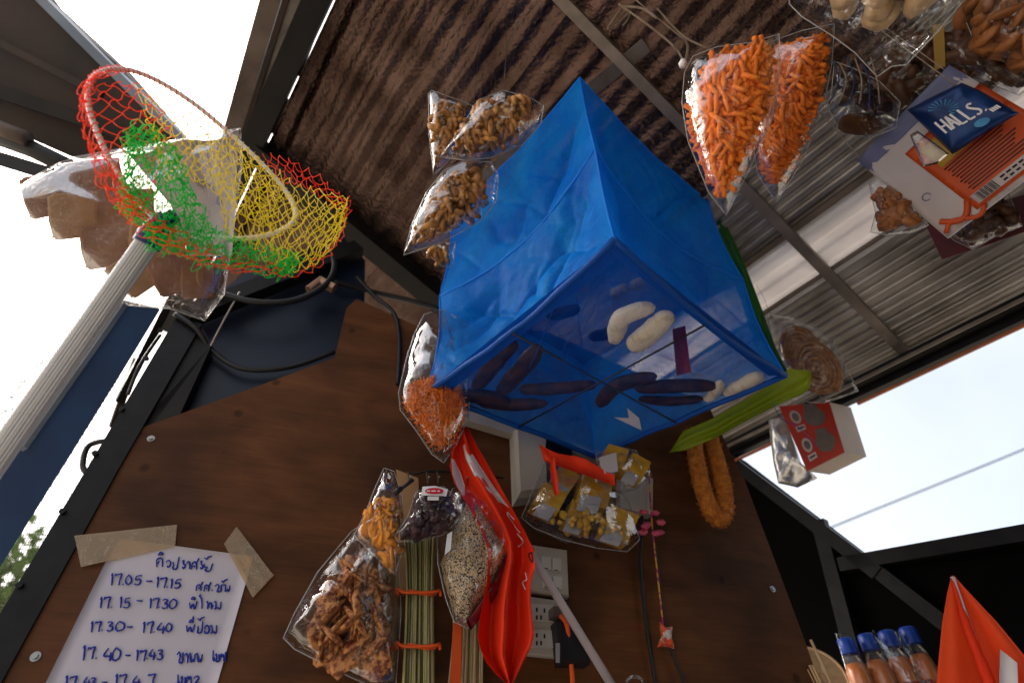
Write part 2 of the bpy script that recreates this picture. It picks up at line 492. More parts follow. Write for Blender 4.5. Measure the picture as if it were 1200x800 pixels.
M_pouchblue = mat('navy_foil_pouch', (.006, .02, .09), (.012, .05, .19), rough=.32, metal=.25, scale=14, bump=.15, bscale=40)
M_cyan = mat('cyan_print', (.05, .32, .55), (.02, .15, .38), rough=.4, scale=60)
M_printwhite = mat('white_print', (.74, .74, .76), rough=.45)
M_printgrey = mat('grey_print', (.30, .29, .30), rough=.5)
M_orangepack = mat('orange_print', (.56, .08, .012), (.48, .06, .01), rough=.4, scale=10)
M_packwhite = mat('packet_white', (.44, .39, .39), (.50, .45, .46), rough=.4, scale=10)
M_lilac = mat('lilac_print', (.12, .13, .24), rough=.45)
M_yellowprint = mat('yellow_print', (.62, .42, .06), (.55, .30, .05), rough=.45, scale=80)
M_blackprint = mat('black_print', (.015, .012, .012), rough=.5)
M_maroon = mat('maroon_card', (.11, .008, .015), (.07, .01, .015), rough=.5, scale=15)
M_redpack = mat('red_carton', (.50, .04, .015), (.42, .03, .012), rough=.4, scale=10)
M_silver = mat('silver_foil', (.72, .72, .72), (.55, .54, .52), rough=.28, metal=.8, scale=20, bump=.6, bscale=45)
M_greyblob = mat('grey_print_shape', (.12, .10, .09), (.17, .14, .12), rough=.5, scale=40)
M_goldbox = mat('gold_snack_box', (.50, .28, .02), (.34, .17, .012), rough=.5, scale=45, bump=.3)
M_orangedrink = mat('orange_drink', (.80, .20, .02), (.90, .28, .04), rough=.25, scale=8, coat=.5)
M_bluecap = mat('blue_cap', (.01, .05, .32), rough=.35)
M_clearpet = film('clear_bottle', milk=.05, refl=.6, bump=.2, wrinkle=0)
M_pink = mat('pink_plastic', (.62, .03, .14), (.75, .18, .25), rough=.4, scale=120, trans=.2)
M_candy = mat('candy_string', (.62, .32, .03), (.35, .02, .10), rough=.5, scale=90, lo=.48, hi=.52)
M_ground = mat('dusty_concrete', (.31, .275, .225), (.39, .345, .28), rough=.85, scale=1.2, bump=.2, bscale=8)
M_bark = mat('bark', (.09, .06, .04), (.14, .10, .07), rough=.9, scale=10, bump=.6)
M_leaf = mat('leaf', (.05, .10, .02), (.10, .17, .035), rough=.6, scale=3, trans=.35)
M_redlabel = mat('crimson_print', (.50, .01, .03), rough=.45)
M_tape = film('masking_tape_film', tint=(.85, .72, .52), milk=.20, rough=.4, bump=.5, refl=.3, wrinkle=.06, dcol=(.75, .64, .50))
M_raffia = mat('dry_raffia', (.22, .16, .11), (.34, .27, .20), rough=.7, scale=60)

def plywood_material():
    m, N, L = nodes_of('plywood')
    b = N['Principled BSDF']; b.inputs['Roughness'].default_value = .6; b.inputs['Specular IOR Level'].default_value = .15
    tc = N.new('ShaderNodeTexCoord'); mp = N.new('ShaderNodeMapping')
    mp.inputs['Rotation'].default_value = (0, math.radians(-6), math.radians(-16))
    mp.inputs['Scale'].default_value = (5.0, 5, 16)
    L.new(tc.outputs['Object'], mp.inputs['Vector'])
    n1 = N.new('ShaderNodeTexNoise'); n1.inputs['Scale'].default_value = 1.5; n1.inputs['Detail'].default_value = 9; n1.inputs['Distortion'].default_value = .6
    L.new(mp.outputs[0], n1.inputs['Vector'])
    rp = N.new('ShaderNodeValToRGB'); cr = rp.color_ramp
    cr.elements[0].position = .25; cr.elements[0].color = (.064, .024, .008, 1)
    cr.elements[1].position = .75; cr.elements[1].color = (.135, .054, .019, 1)
    L.new(n1.outputs[0], rp.inputs[0])
    n2 = N.new('ShaderNodeTexNoise'); n2.inputs['Scale'].default_value = 5; n2.inputs['Detail'].default_value = 8
    L.new(tc.outputs['Object'], n2.inputs['Vector'])
    r2 = N.new('ShaderNodeValToRGB'); r2.color_ramp.elements[0].position = .30; r2.color_ramp.elements[0].color = (.45, .42, .40, 1)
    r2.color_ramp.elements[1].position = .62; r2.color_ramp.elements[1].color = (1.12, 1.06, 1, 1)
    L.new(n2.outputs[0], r2.inputs[0])
    vo = N.new('ShaderNodeTexVoronoi'); vo.inputs['Scale'].default_value = 11; vo.inputs['Randomness'].default_value = 1
    L.new(tc.outputs['Object'], vo.inputs['Vector'])
    r3 = N.new('ShaderNodeValToRGB'); r3.color_ramp.elements[0].position = .05; r3.color_ramp.elements[0].color = (.35, .3, .28, 1)
    r3.color_ramp.elements[1].position = .10; r3.color_ramp.elements[1].color = (1, 1, 1, 1)
    L.new(vo.outputs['Distance'], r3.inputs[0])
    mx = N.new('ShaderNodeMix'); mx.data_type = 'RGBA'; mx.blend_type = 'MULTIPLY'; mx.inputs[0].default_value = 1
    L.new(rp.outputs[0], mx.inputs[6]); L.new(r2.outputs[0], mx.inputs[7])
    m2 = N.new('ShaderNodeMix'); m2.data_type = 'RGBA'; m2.blend_type = 'MULTIPLY'; m2.inputs[0].default_value = .8
    L.new(mx.outputs[2], m2.inputs[6]); L.new(r3.outputs[0], m2.inputs[7])
    mp3 = N.new('ShaderNodeMapping'); mp3.inputs['Rotation'].default_value = (0, math.radians(-9), math.radians(-16)); mp3.inputs['Scale'].default_value = (6, 6, 130)
    L.new(tc.outputs['Object'], mp3.inputs['Vector'])
    n3 = N.new('ShaderNodeTexNoise'); n3.inputs['Scale'].default_value = 2.2; n3.inputs['Detail'].default_value = 6
    L.new(mp3.outputs[0], n3.inputs['Vector'])
    r4 = N.new('ShaderNodeValToRGB'); r4.color_ramp.elements[0].position = .33; r4.color_ramp.elements[0].color = (.62, .58, .55, 1)
    r4.color_ramp.elements[1].position = .60; r4.color_ramp.elements[1].color = (1.15, 1.12, 1.1, 1)
    L.new(n3.outputs[0], r4.inputs[0])
    m3 = N.new('ShaderNodeMix'); m3.data_type = 'RGBA'; m3.blend_type = 'MULTIPLY'; m3.inputs[0].default_value = .32
    L.new(m2.outputs[2], m3.inputs[6]); L.new(r4.outputs[0], m3.inputs[7])
    L.new(m3.outputs[2], b.inputs['Base Color'])
    bp = N.new('ShaderNodeBump'); bp.inputs['Strength'].default_value = .25; bp.inputs['Distance'].default_value = .002
    L.new(n1.outputs[0], bp.inputs['Height']); L.new(bp.outputs[0], b.inputs['Normal'])
    return m
M_ply = plywood_material()
def sesame_material():
    m, N, L = nodes_of('sesame_mix')
    b = N['Principled BSDF']; b.inputs['Roughness'].default_value = .55
    tc = N.new('ShaderNodeTexCoord')
    vo = N.new('ShaderNodeTexVoronoi'); vo.inputs['Scale'].default_value = 620
    L.new(tc.outputs['Object'], vo.inputs['Vector'])
    sp = N.new('ShaderNodeSeparateColor'); L.new(vo.outputs['Color'], sp.inputs[0])
    rp = N.new('ShaderNodeValToRGB'); cr = rp.color_ramp; cr.interpolation = 'CONSTANT'
    cr.elements[0].position = 0; cr.elements[0].color = (.02, .015, .012, 1)
    cr.elements[1].position = .30; cr.elements[1].color = (.55, .40, .24, 1)
    e = cr.elements.new(.7); e.color = (.44, .29, .16, 1)
    L.new(sp.outputs[0], rp.inputs[0]); L.new(rp.outputs[0], b.inputs['Base Color'])
    bp = N.new('ShaderNodeBump'); bp.inputs['Strength'].default_value = .8; bp.inputs['Distance'].default_value = .002; bp.invert = True
    L.new(vo.outputs['Distance'], bp.inputs['Height']); L.new(bp.outputs[0], b.inputs['Normal'])
    return m
M_sesame = sesame_material()

# ------------------------------------------------------------------ the setting outside
g = obj('ground', sheet([[Vector((x, y, 0)) for x in (-400, -60, -10, 10, 60, 400)] for y in (-400, -60, -10, 10, 60, 400)]), M_ground, smooth=False, kind='structure')
tagit(g, 'dusty concrete ground around the parked stall truck', 'ground')

def make_tree(name, label, loc, h, cr, seed):
    rg = random.Random(seed)
    t = thing(name, label, 'tree', loc, 'trees outside the left opening')
    loc = Vector(loc)
    geos = [tube([loc, loc + Vector((.1, .05, h * .35)), loc + Vector((.05, -.1, h * .6)), loc + Vector((.1, 0, h * .8))], [.16, .13, .10, .07, .05], 8, 4)]
    cl = []
    for i in range(9):
        a = rg.uniform(0, 6.3); z = rg.uniform(.45, 1.0)
        tip = loc + Vector((math.cos(a) * cr * rg.uniform(.3, .95), math.sin(a) * cr * rg.uniform(.3, .95), h * z))
        geos.append(tube([loc + Vector((.08, 0, h * .4)), loc.lerp(tip, .6) + Vector((0, 0, h * .2)), tip], [.07, .05, .03, .02], 5, 3))
        cl.append((tip, cr * rg.uniform(.35, .6)))
    obj('trunk', join(*geos), M_bark, t)
    V, Fc = [], []
    for c, r in cl:
        for k in range(420):
            d = Vector((rg.gauss(0, 1), rg.gauss(0, 1), rg.gauss(0, .8))).normalized() * r * rg.random() ** .4
            p = c + d; R = Vector((rg.gauss(0, 1), rg.gauss(0, 1), rg.gauss(0, 1))).normalized(); S = R.orthogonal().normalized(); s = rg.uniform(.05, .10)
            n = len(V); V += [p - R * s, p + S * s * .5, p + R * s, p - S * s * .5]; Fc.append((n, n + 1, n + 2, n + 3))
    obj('crown', (V, Fc), M_leaf, t, smooth=False)
make_tree('leafy_tree', 'leafy green tree seen through the wire screen, lower of two', (-6.3, 6.2, 0), 3.9, 1.6, 3)
make_tree('leafy_tree', 'leafy green tree behind the wire screen, farther left and taller', (-9.5, 6.6, 0), 5.6, 1.9, 5)
pl_ = obj('power_line', tube([P(500, 812, 16), P(760, 705, 16.2), P(1000, 607, 16), P(1250, 505, 15.8), P(1600, 350, 15)], .022, 6, 6), M_black)
tagit(pl_, 'thin overhead power line crossing the sky in the right opening', 'power line')

# ------------------------------------------------------------------ the stall truck: one thing, its roof, frames and panels are parts
TR = thing('stall_truck', 'dark steel framed stall truck with corrugated roof and plywood wall', 'truck', (0.1, .9, 0))

def roof_sheet(b0, b1, a0, a1, prof, mat_, amp_n=.0, off=0.0, nb=.004, na=.03):
    rows = []
    nB = max(8, int((b1 - b0) / nb)); nA = int((a1 - a0) / na)
    for i in range(nB + 1):
        b = b0 + (b1 - b0) * i / nB
        row = []
        for j in range(nA + 1):
            a = a0 + (a1 - a0) * j / nA
            z = prof(b + (.010 * noise.noise(Vector((a * 2, b * 6, 8))) if amp_n > .0015 else 0)) * ((.85 + .5 * noise.noise(Vector((a * 3.5, b * 11, 2)))) if amp_n > .0015 else 1) + amp_n * (noise.noise(Vector((a * 9, b * 40, 1))) + .7 * noise.noise(Vector((a * 38, b * 75, 4))))
            row.append(RF(a, b, off + z))
        rows.append(row)
    V, Fc = solid_sheet(rows, -RN * .0025)
    return obj('roof_sheet', (V, Fc), mat_, TR)
wave = lambda p, am: (lambda b: am * math.sin(2 * math.pi * b / p))
roof_sheet(-.085, .30, -2.0, 1.75, wave(.047, .0048), M_foil, .0030, 0, .0035, .018)
roof_sheet(.295, .735, -2.0, 1.75, wave(.040, .0034), M_foil, .0022, .012, .0035, .018)
def ribs(p, am):
    def f(b):
        t = (b / p) % 1
        return am * (1 if t < .45 else (1 - (t - .45) / .1 if t < .55 else (0 if t < .9 else (t - .9) / .1)))
    return f
roof_sheet(.725, .930, -2.0, 1.75, ribs(.026, .010), M_corr, .0006, .0, .002, .05)
roof_sheet(.920, 1.050, -2.0, 1.75, ribs(.055, .005), M_zinc, .001, .014, .002, .05)
roof_sheet(1.042, 1.33, -2.0, 1.75, ribs(.023, .011), M_corr, .0005, .0, .002, .05)
obj('roof_underlay', prism([RF(-2.0, -.09, -.02), RF(1.75, -.09, -.02), RF(1.75, .72, -.02), RF(-2.0, .72, -.02)], -RN * .01), M_steel_brown, TR, smooth=False)
def purlin(a, w, h, b0, b1, m, off=.02):
    return obj('purlin', bar(RF(a, b0, off), RF(a, b1, off), w, h, AX), m, TR, smooth=False)
purlin(.19, .021, .024, -.09, 1.33, M_purlin, .026)
purlin(.93, .055, .045, -.09, 1.33, M_steel_dark, .035)
purlin(-.42, .030, .024, -.09, 1.33, M_purlin, .026)
# flat straps lying along the ribs
obj('roof_strap', bar(RF(.14, .44, .02), RF(.62, .355, .02), .030, .003, BX), M_greystrip, TR, smooth=False)
obj('roof_strap', bar(RF(-.2, .915, .012), RF(1.3, .915, .012), .024, .006, BX), M_steel_brown, TR, smooth=False)
obj('roof_strap', bar(RF(-.2, 1.04, .012), RF(1.3, 1.04, .012), .020, .006, BX), M_steel_brown, TR, smooth=False)
# eave beams on the open side
obj('eave_beam', bar(RF(-2.0, -.105, .03), RF(1.75, -.105, .03), .05, .06, BX), M_steel_dark, TR, smooth=False)
for k, (x0, x1, y0, y1) in enumerate(((-.155, 0, 0, 0),)):
    pass
def edge_px(xa, ya, xb, yb, w, h, off, m, name='edge_rail', ext=.25):
    p, q = PR(xa, ya, off), PR(xb, yb, off)
    d = q - p
    return obj(name, bar(p - d * ext, q + d * ext, w, h, BX), m, TR, smooth=False)
edge_px(318, 0, 270, 165, .040, .02, .0, M_steel_brown)
edge_px(336, 0, 284, 165, .012, .028, .008, M_rust)
edge_px(350, 0, 292, 165, .030, .012, .004, M_greystrip)
for ya, yb in ((-60, 8), (30, 82), (112, 152)):   # bridging plates that leave slits of sky between them
    pa, pb = PR(371 - ya * .38, ya, .0), PR(371 - yb * .38, yb, .0)
    obj('edge_plate', bar(pa, pb, .05, .012, BX), M_steel_dark, TR, smooth=False)

# far side: wall plane with the opening
def bpanel(name, px, off, th, m):
    return obj(name, prism([PB(x, y, off) for x, y in px], BX * th), m, TR, smooth=False)
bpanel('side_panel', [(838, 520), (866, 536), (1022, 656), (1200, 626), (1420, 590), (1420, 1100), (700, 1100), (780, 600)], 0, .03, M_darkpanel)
def bbar(xa, ya, xb, yb, w, off, m, th=.02, name='frame_bar'):
    return obj(name, bar(PB(xa, ya, off), PB(xb, yb, off), w, th, Vector((0, 0, 1))), m, TR, smooth=False)
bbar(985, 662, 1420, 588, .028, .02, M_blackpaint)
bbar(857, 540, 1030, 672, .030, .02, M_blackpaint)
bbar(960, 610, 1010, 800, .030, .018, M_blackpaint)
bbar(1030, 670, 1120, 740, .028, .017, M_blackpaint)
bbar(790, 555, 1700, 105, .022, .035, M_steel_dark, name='window_head')
bbar(790, 562, 1700, 134, .030, .012, M_blackpaint, name='window_head')
bbar(800, 549, 1700, 101, .007, .052, M_purlin, .006, 'trim_strip')
bbar(858, 541, 990, 480, .006, .03, M_orangeedge, .006, 'trim_strip')
bbar(1005, 473, 1700, 146, .006, .03, M_orangeedge, .006, 'trim_strip')

# plywood wall and what carries it
ply_px = [(160, 503), (300, 453), (392, 419), (406, 361), (418, 350), (487, 381), (640, 388), (830, 474), (852, 522), (871, 558), (941, 744), (985, 870), (-60, 930), (5, 795)]
PLY = obj('plywood_wall', prism([PW(x, y) for x, y in ply_px], -WN * .012), M_ply, TR, smooth=False)
for x, y in ((177, 514), (42, 769), (905, 690)):
    c = PW(x, y, .0)
    obj('bolt', join(tube([c, c + WN * .0015], .0056, 14), tube([c + WN * .0015, c + WN * .004], .0032, 6)), M_screw, PLY, smooth=False)
obj('corner_post', prism([PW(212, 362, .004), PW(236, 380, .004), PW(137, 552, .004), PW(5, 792, .004), PW(-40, 880, .004), PW(-95, 850, .004), PW(-10, 735, .004), PW(107, 540, .004)], -WN * .03), M_blackpaint, TR, smooth=False)
obj('post_flange', prism([PW(236, 381, -.002), PW(248, 404, -.002), PW(210, 487, -.002), PW(158, 506, -.002), PW(137, 553, -.002)], -WN * .02), M_steel_dark, TR, smooth=False)
for x, y in ((172, 421), (143, 480), (188, 388), (74, 600), (112, 532), (24, 686)):
    c = PW(x, y, .004)
    obj('post_rivet', tube([c, c + WN * .005], .004, 10), M_blackpaint, TR, smooth=False)
obj('upper_panel', prism([PW(215, 372, -.03), PW(290, 318, -.03), PW(400, 275, -.03), PW(428, 305, -.03), PW(425, 480, -.03), PW(160, 540, -.03)], -WN * .012), M_navy_dark, TR, smooth=False)
obj('panel_lip', bar(PW(218, 372, .0), PW(420, 292, .0), .035, .03, Vector((0, 0, 1))), M_steel_dark, TR, smooth=False)
# blue painted pillar on the left, its edge highlight coloured as a pale strip
obj('blue_pillar', prism([P(146, 352, .98), P(188, 362, .98), P(154, 418, .98), P(80, 537, .98), P(-10, 680, .98), P(-120, 860, .98), P(-190, 830, .98), P(-15, 582, .98)], ray(60, 500) * .05 + Vector((-.05, 0, 0))), M_navy, TR, smooth=False)
obj('highlight_edge', prism([P(139, 357, .972), P(146, 354, .972), P(28, 522, .972), P(22, 525, .972)], Vector((-.004, .05, 0))), M_bluegrey, TR, smooth=False)
obj('inner_rail', bar(P(203, 345, 1.10), P(140, 470, 1.08), .014, .02), M_steel_dark, TR, smooth=False)
# open flap at the upper left
obj('raised_flap', prism([P(-80, -90, 1.25), P(-10, -90, 1.25), P(52, -4, 1.25), P(140, 78, 1.25), P(222, 172, 1.25), P(150, 172, 1.25), P(84, 184, 1.25), P(-80, 112, 1.25)], Vector((-.02, .04, .06))), M_rust, TR, smooth=False)
obj('flap_edge', bar(P(-20, -70, 1.235), P(222, 172, 1.235), .026, .02), M_bluegrey, TR, smooth=False)
obj('flap_rib', bar(P(-60, 88, 1.22), P(180, 168, 1.22), .018, .03), M_steel_dark, TR, smooth=False)
obj('flap_rib', bar(P(-60, 20, 1.22), P(120, 112, 1.22), .010, .015), M_rust, TR, smooth=False)
obj('flap_strut', tube([P(-60, 140, 1.15), P(38, 175, 1.15), P(95, 203, 1.15)], .018, 12), M_black, TR)
obj('strut_sleeve', tube([P(-60, 128, 1.13), P(32, 163, 1.13)], .016, 12), M_steel_brown, TR)
obj('navy_rail', bar(P(-60, 168, 1.2), P(130, 226, 1.2), .045, .03), M_navy_dark, TR, smooth=False)
# wire screen in the side opening, a black cloth net beyond
def wire_grid(corners, nu, nv, r, wob=0):
    c = [Vector(p) for p in corners]; geos = []
    f = lambda u, v: c[0].lerp(c[1], u).lerp(c[3].lerp(c[2], u), v)
    for i in range(nu + 1): geos.append(tube([f(i / nu, j / 6) for j in range(7)], r, 3, cap=False))
    for i in range(nv + 1): geos.append(tube([f(j / 6, i / nv) for j in range(7)], r, 3, cap=False))
    return join(*geos)
obj('wire_screen', wire_grid([P(92, 440, 1.12), P(140, 440, 1.12), P(40, 760, 1.12), P(-110, 760, 1.12)], 34, 74, .0006), M_purlin, TR, kind='stuff')
obj('screen_bar', bar(P(160, 420, 1.10), P(132, 500, 1.10), .012, .012), M_rust, TR, smooth=False)
# cables and hoses fixed to the frame
for pts, r, m in (
    ([PW(228, 338, .02), PW(262, 345, .025), PW(300, 354, .03), PW(345, 352, .03), PW(380, 335, .03), PW(392, 312, .02), PW(384, 285, .0)], .0065, M_black),
    ([PW(205, 368, .01), PW(230, 385, .01), PW(250, 412, -.012), PW(285, 432, -.012), PW(340, 430, -.012), PW(392, 412, -.012)], .005, M_black),
    ([PW(418, 325, .0), PW(440, 348, .0), PW(462, 368, .006), PW(468, 400, .008), PW(466, 450, .006)], .005, M_black),
    ([PW(392, 330, .0), PW(440, 343, -.02), PW(480, 352, -.02), PW(515, 362, -.02)], .006, M_black),
    ([PW(126, 516, -.01), PW(104, 522, -.012), PW(97, 545, -.012), PW(104, 562, -.01), PW(92, 590, -.01)], .004, M_black),
    ([PW(188, 392, -.01), PW(170, 418, -.014), PW(160, 436, -.014), PW(150, 462, -.01)], .003, M_black),
    ([PW(753, 560, .006), PW(752, 620, .006), PW(750, 660, .006), PW(756, 720, .006), PW(768, 800, .006), PW(780, 880, .006)], .003, M_black),
    ([PW(768, 640, .008), PW(774, 690, .008), PW(781, 745, .008), PW(798, 790, .008), PW(820, 850, .008)], .0018, M_black),
    ([PW(657, 721, .045), PW(664, 732, .05), PW(668, 765, .04), PW(671, 800, .03), PW(672, 860, .02)], .0035, M_orange_tie)):
    obj('cable', tube(pts, r, 8, 6), m, TR)
obj('hose_fitting', join(tube([PW(362, 340, .02), PW(378, 328, .02)], .010, 8), tube([PW(376, 330, .02), PW(392, 338, .02)], .012, 6)), M_brass, TR, smooth=False)
obj('cable_tie', tube([PW(281, 342, .03), PW(264, 372, .01), PW(247, 405, .0)], .0018, 6, 3), M_cream, TR)
# shelf below the picture's edge that carries the drinks
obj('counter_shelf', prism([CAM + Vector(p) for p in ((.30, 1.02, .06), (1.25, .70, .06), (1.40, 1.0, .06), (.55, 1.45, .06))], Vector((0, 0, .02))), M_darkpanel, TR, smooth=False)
def AB(a_, b_, z): 
    p = AX * a_ + BX * b_; return Vector((p.x, p.y, z))
obj('truck_bed', prism([AB(-1.5, .14, .55), AB(1.3, .14, .55), AB(1.3, 1.36, .55), AB(-1.5, 1.36, .55)], Vector((0, 0, .28))), M_navy, TR, smooth=False)
obj('added_shade_panel', prism([AB(-.62, -.30, .83), AB(-.62, 1.31, .83), AB(-.62, 1.31, CAM.z + 1.3 - SL * 1.31 - .03), AB(-.62, -.07, CAM.z + 1.29), AB(-.62, -.30, CAM.z + 1.29)], -AX * .02), M_darkpanel, TR, smooth=False)  # unseen panel added behind the camera to block light from that side
for a_, b_ in ((-.9, .25), (.8, .25), (-.9, 1.25), (.8, 1.25)):
    c = AB(a_, b_, .33)
    o = obj('wheel', tube([c - BX * .1, c + BX * .1], .33, 28), M_black, TR)
# electrics on the wall
def rbox(px, off, th, m, name, parent, inset=.12):
    pts = [PW(x, y, off) for x, y in px]
    c = sum(pts, Vector()) / len(pts)
    V1, F1 = prism(pts, WN * th * .7)
    top = [p + WN * th * .7 for p in pts]; tin = [c + (p - c) * (1 - inset) + WN * th for p in pts]
    n = len(pts); F2 = []
    for i in range(n): F2.append((i, (i + 1) % n, (i + 1) % n + n, i + n))
    F2.append(tuple(range(n, 2 * n)))
    return obj(name, join((V1, F1), (top + tin, F2)), m, parent, smooth=False)

PB_ = thing('power_box', 'off-white plastic power box fixed to the plywood behind the blue net', 'power box', PW(615, 550))
rbox([(597, 514), (632, 519), (634, 588), (600, 594)], 0, .045, M_cream, 'housing', PB_)
obj('dark_side', prism([PW(636, 522, .0), PW(664, 528, .0), PW(664, 600, .0), PW(637, 592, .0)], WN * .03), M_blackpaint, PB_, smooth=False)  # black slab giving the box its dark side
obj('cover_plate', prism([PW(722, 560, .0), PW(760, 566, .0), PW(759, 608, .0), PW(722, 600, .0)], WN * .02), M_cream, PB_, smooth=False)
tr = obj('cable_trunking', bar(PW(540, 488, .012), PW(700, 536, .012), .022, .02, Vector((0, 0, 1))), M_cream, None, smooth=False)
tagit(tr, 'cream cable trunking running along the plywood under the blue net', 'trunking')
SW = thing('switch_panel', 'cream wall panel with light switches beside the flag pole', 'switch panel', PW(640, 670))
rbox([(614, 640), (662, 647), (664, 702), (612, 694)], 0, .014, M_cream, 'plate', SW, .06)
for x, y in ((640, 660), (652, 662), (641, 682), (653, 683)):
    obj('switch', prism([PW(x - 5, y - 8, .0142), PW(x + 5, y - 7, .0142), PW(x + 5, y + 8, .0142), PW(x - 5, y + 7, .0142)], WN * .003), M_white, SW, smooth=False)
    obj('mark', prism([PW(x - 3, y + 5, .0174), PW(x + 2, y + 5.4, .0174), PW(x + 2, y + 6.2, .0174), PW(x - 3, y + 5.8, .0174)], WN * .0004), M_blackprint, SW, smooth=False)
OU = thing('outlet_panel', 'cream wall panel with power outlets and a black charger plugged in', 'outlet panel', PW(640, 740))
rbox([(612, 700), (661, 707), (660, 773), (610, 768)], 0, .014, M_cream, 'plate', OU, .06)
for cx, cy in ((634, 718), (634, 748)):
    s = obj('socket', prism([PW(cx - 13, cy - 11, .0142), PW(cx + 14, cy - 9, .0142), PW(cx + 14, cy + 11, .0142), PW(cx - 13, cy + 10, .0142)], WN * .003), M_white, OU, smooth=False)
    for dx, dy in ((-5, -4), (4, -3), (0, 5), (-5, 5)):
        obj('slot', prism([PW(cx + dx - 1, cy + dy - 2.5, .0173), PW(cx + dx + 1, cy + dy - 2.5, .0173), PW(cx + dx + 1, cy + dy + 2.5, .0173), PW(cx + dx - 1, cy + dy + 2.5, .0173)], WN * .0005), M_blackprint, OU, smooth=False)
obj('plug', prism([PW(642, 716, .0145), PW(656, 718, .0145), PW(656, 729, .0145), PW(642, 727, .0145)], WN * .028), M_steel_brown, OU, smooth=False)
rbox([(645, 733), (672, 736), (680, 775), (684, 783), (650, 782)], .0145, .035, M_black, 'charger', OU, .15)
obj('charger_label', prism([PW(651, 753, .0501), PW(656, 753, .0501), PW(656, 776, .0501), PW(651, 776, .0501)], WN * .0005), M_printgrey, OU, smooth=False)

# ------------------------------------------------------------------ handwritten note taped to the plywood
def zp(x, y): return 60 + x / 4.444, 620 + y / 4.444
NOTE = thing('paper_note', 'white sheet with blue handwritten time schedule taped to the plywood', 'note', PW(190, 720))
def note_pt(u, v, off):
    tl, tr_, br, bl = (345, 45), (1052, 140), (800, 1030), (-130, 1000)
    x = (tl[0] * (1 - u) + tr_[0] * u) * (1 - v) + (bl[0] * (1 - u) + br[0] * u) * v
    y = (tl[1] * (1 - u) + tr_[1] * u) * (1 - v) + (bl[1] * (1 - u) + br[1] * u) * v
    return PW(*zp(x, y), off + .0012 * (noise.noise(Vector((u * 3, v * 4, 2))) + 1))
obj('paper', solid_sheet([[note_pt(u / 14, v / 18, .0012) for u in range(15)] for v in range(19)], -WN * .0003), M_paper, NOTE)
def tape(zpts, off=.0048):
    obj('tape', solid_sheet([[PW(*zp(*zpts[0]), off).lerp(PW(*zp(*zpts[1]), off), k / 6) for k in range(7)],
                             [PW(*zp(*zpts[3]), off).lerp(PW(*zp(*zpts[2]), off), k / 6) + WN * .0006 * math.sin(k * 2) for k in range(7)]], -WN * .0002), M_tape, NOTE, smooth=False)
tape([(120, 32), (655, -25), (645, 88), (155, 195)]); tape([(900, 75), (965, -15), (1158, 238), (1050, 355)])
GL = {
 '1': [[(.15, .16), (.5, 0), (.25, 1)]],
 '7': [[(.05, .22), (.12, .04), (.35, .08), (.98, .0), (.75, .45), (.6, 1)]],
 '0': [[(.5, 0), (.1, .35), (.05, .8), (.4, 1), (.85, .75), (.95, .3), (.6, .02), (.5, 0)]],
 '5': [[(1, .02), (.35, .05), (.2, .45), (.65, .4), (.8, .7), (.5, 1), (.05, .95)]],
 '3': [[(.1, .12), (.5, 0), (.85, .15), (.4, .45), (.8, .6), (.75, .9), (.35, 1), (0, .9)]],
 '4': [[(.55, 0), (.05, .6), (1, .6)], [(.8, .3), (.65, 1)]],
 '-': [[(0, 0), (1, .1)]], '.': [[(0, 0), (.5, .3)]],
 'ko': [[(0, 1), (.05, .4), (.35, .15), (.75, .3), (.8, 1)], [(.1, .75), (.35, .5)]],
 'i_': [[(0, .8), (.4, 0), (.9, .6), (.1, .8)]],
 'wo': [[(0, .3), (.6, 0), (1, .4), (.8, .9), (.4, 1), (.3, .75)]],
 'po': [[(.1, .3), (.2, .5), (.1, 1), (.6, 1), (.75, .5), (.9, -.3)]],
 'ro': [[(.1, .1), (.6, 0), (.4, .35), (.9, .6), (.5, 1), (.2, .8)]],
 'aa': [[(.1, .3), (.5, 0), (.9, .3), (.8, 1.1)]],
 'so': [[(.0, 1), (.05, .4), (.4, .1), (.7, .5), (.65, 1)], [(.2, .7), (.5, .6)], [(.65, .3), (1, -.3)]],
 'an': [[(0, .5), (.3, 1), (.5, .4), (1, 0)]],
 'yo': [[(.1, .0), (0, .5), (.4, .5), (.1, 1), (.7, 1), (1, 0)]],
 'zo': [[(0, .3), (.3, .0), (.5, .4), (.3, 1), (.8, 1), (.85, .3), (1, 0)]],
 'no': [[(0, .1), (.3, 0), (.35, 1), (.65, .7), (.8, 1), (1, .1)]],
 'ph': [[(0, .2), (.1, 1), (.45, .4), (.7, 1), (1, 0)]],
 'ai': [[(.6, 1), (.5, .0), (.0, -.3), (.3, -.5)]],
 'ho': [[(0, .1), (.25, .0), (.2, 1), (.5, .3), (.8, .3), (.75, 1), (1, .5)]],
 'mo': [[(0, .1), (.3, 0), (.3, .9), (.1, 1), (.5, .8), (.9, 1), (1, 0)]],
 'oo': [[(.3, .5), (.1, .2), (.6, 0), (1, .4), (.8, 1), (.2, 1), (.05, .7)]],
 'e_': [[(.3, 0), (.3, .9), (.7, 1), (.6, .7)]],
 'kh': [[(0, .3), (.3, 0), (.3, .5), (.2, 1), (.8, 1), (.9, .1)]],
 'to': [[(0, 1), (.05, .3), (.35, .1), (.5, .4), (.65, .1), (.95, .3), (.9, 1)]],
 'to2': [[(0, .3), (.4, 0), (.8, .3), (.2, 1), (1, .95)]],
}
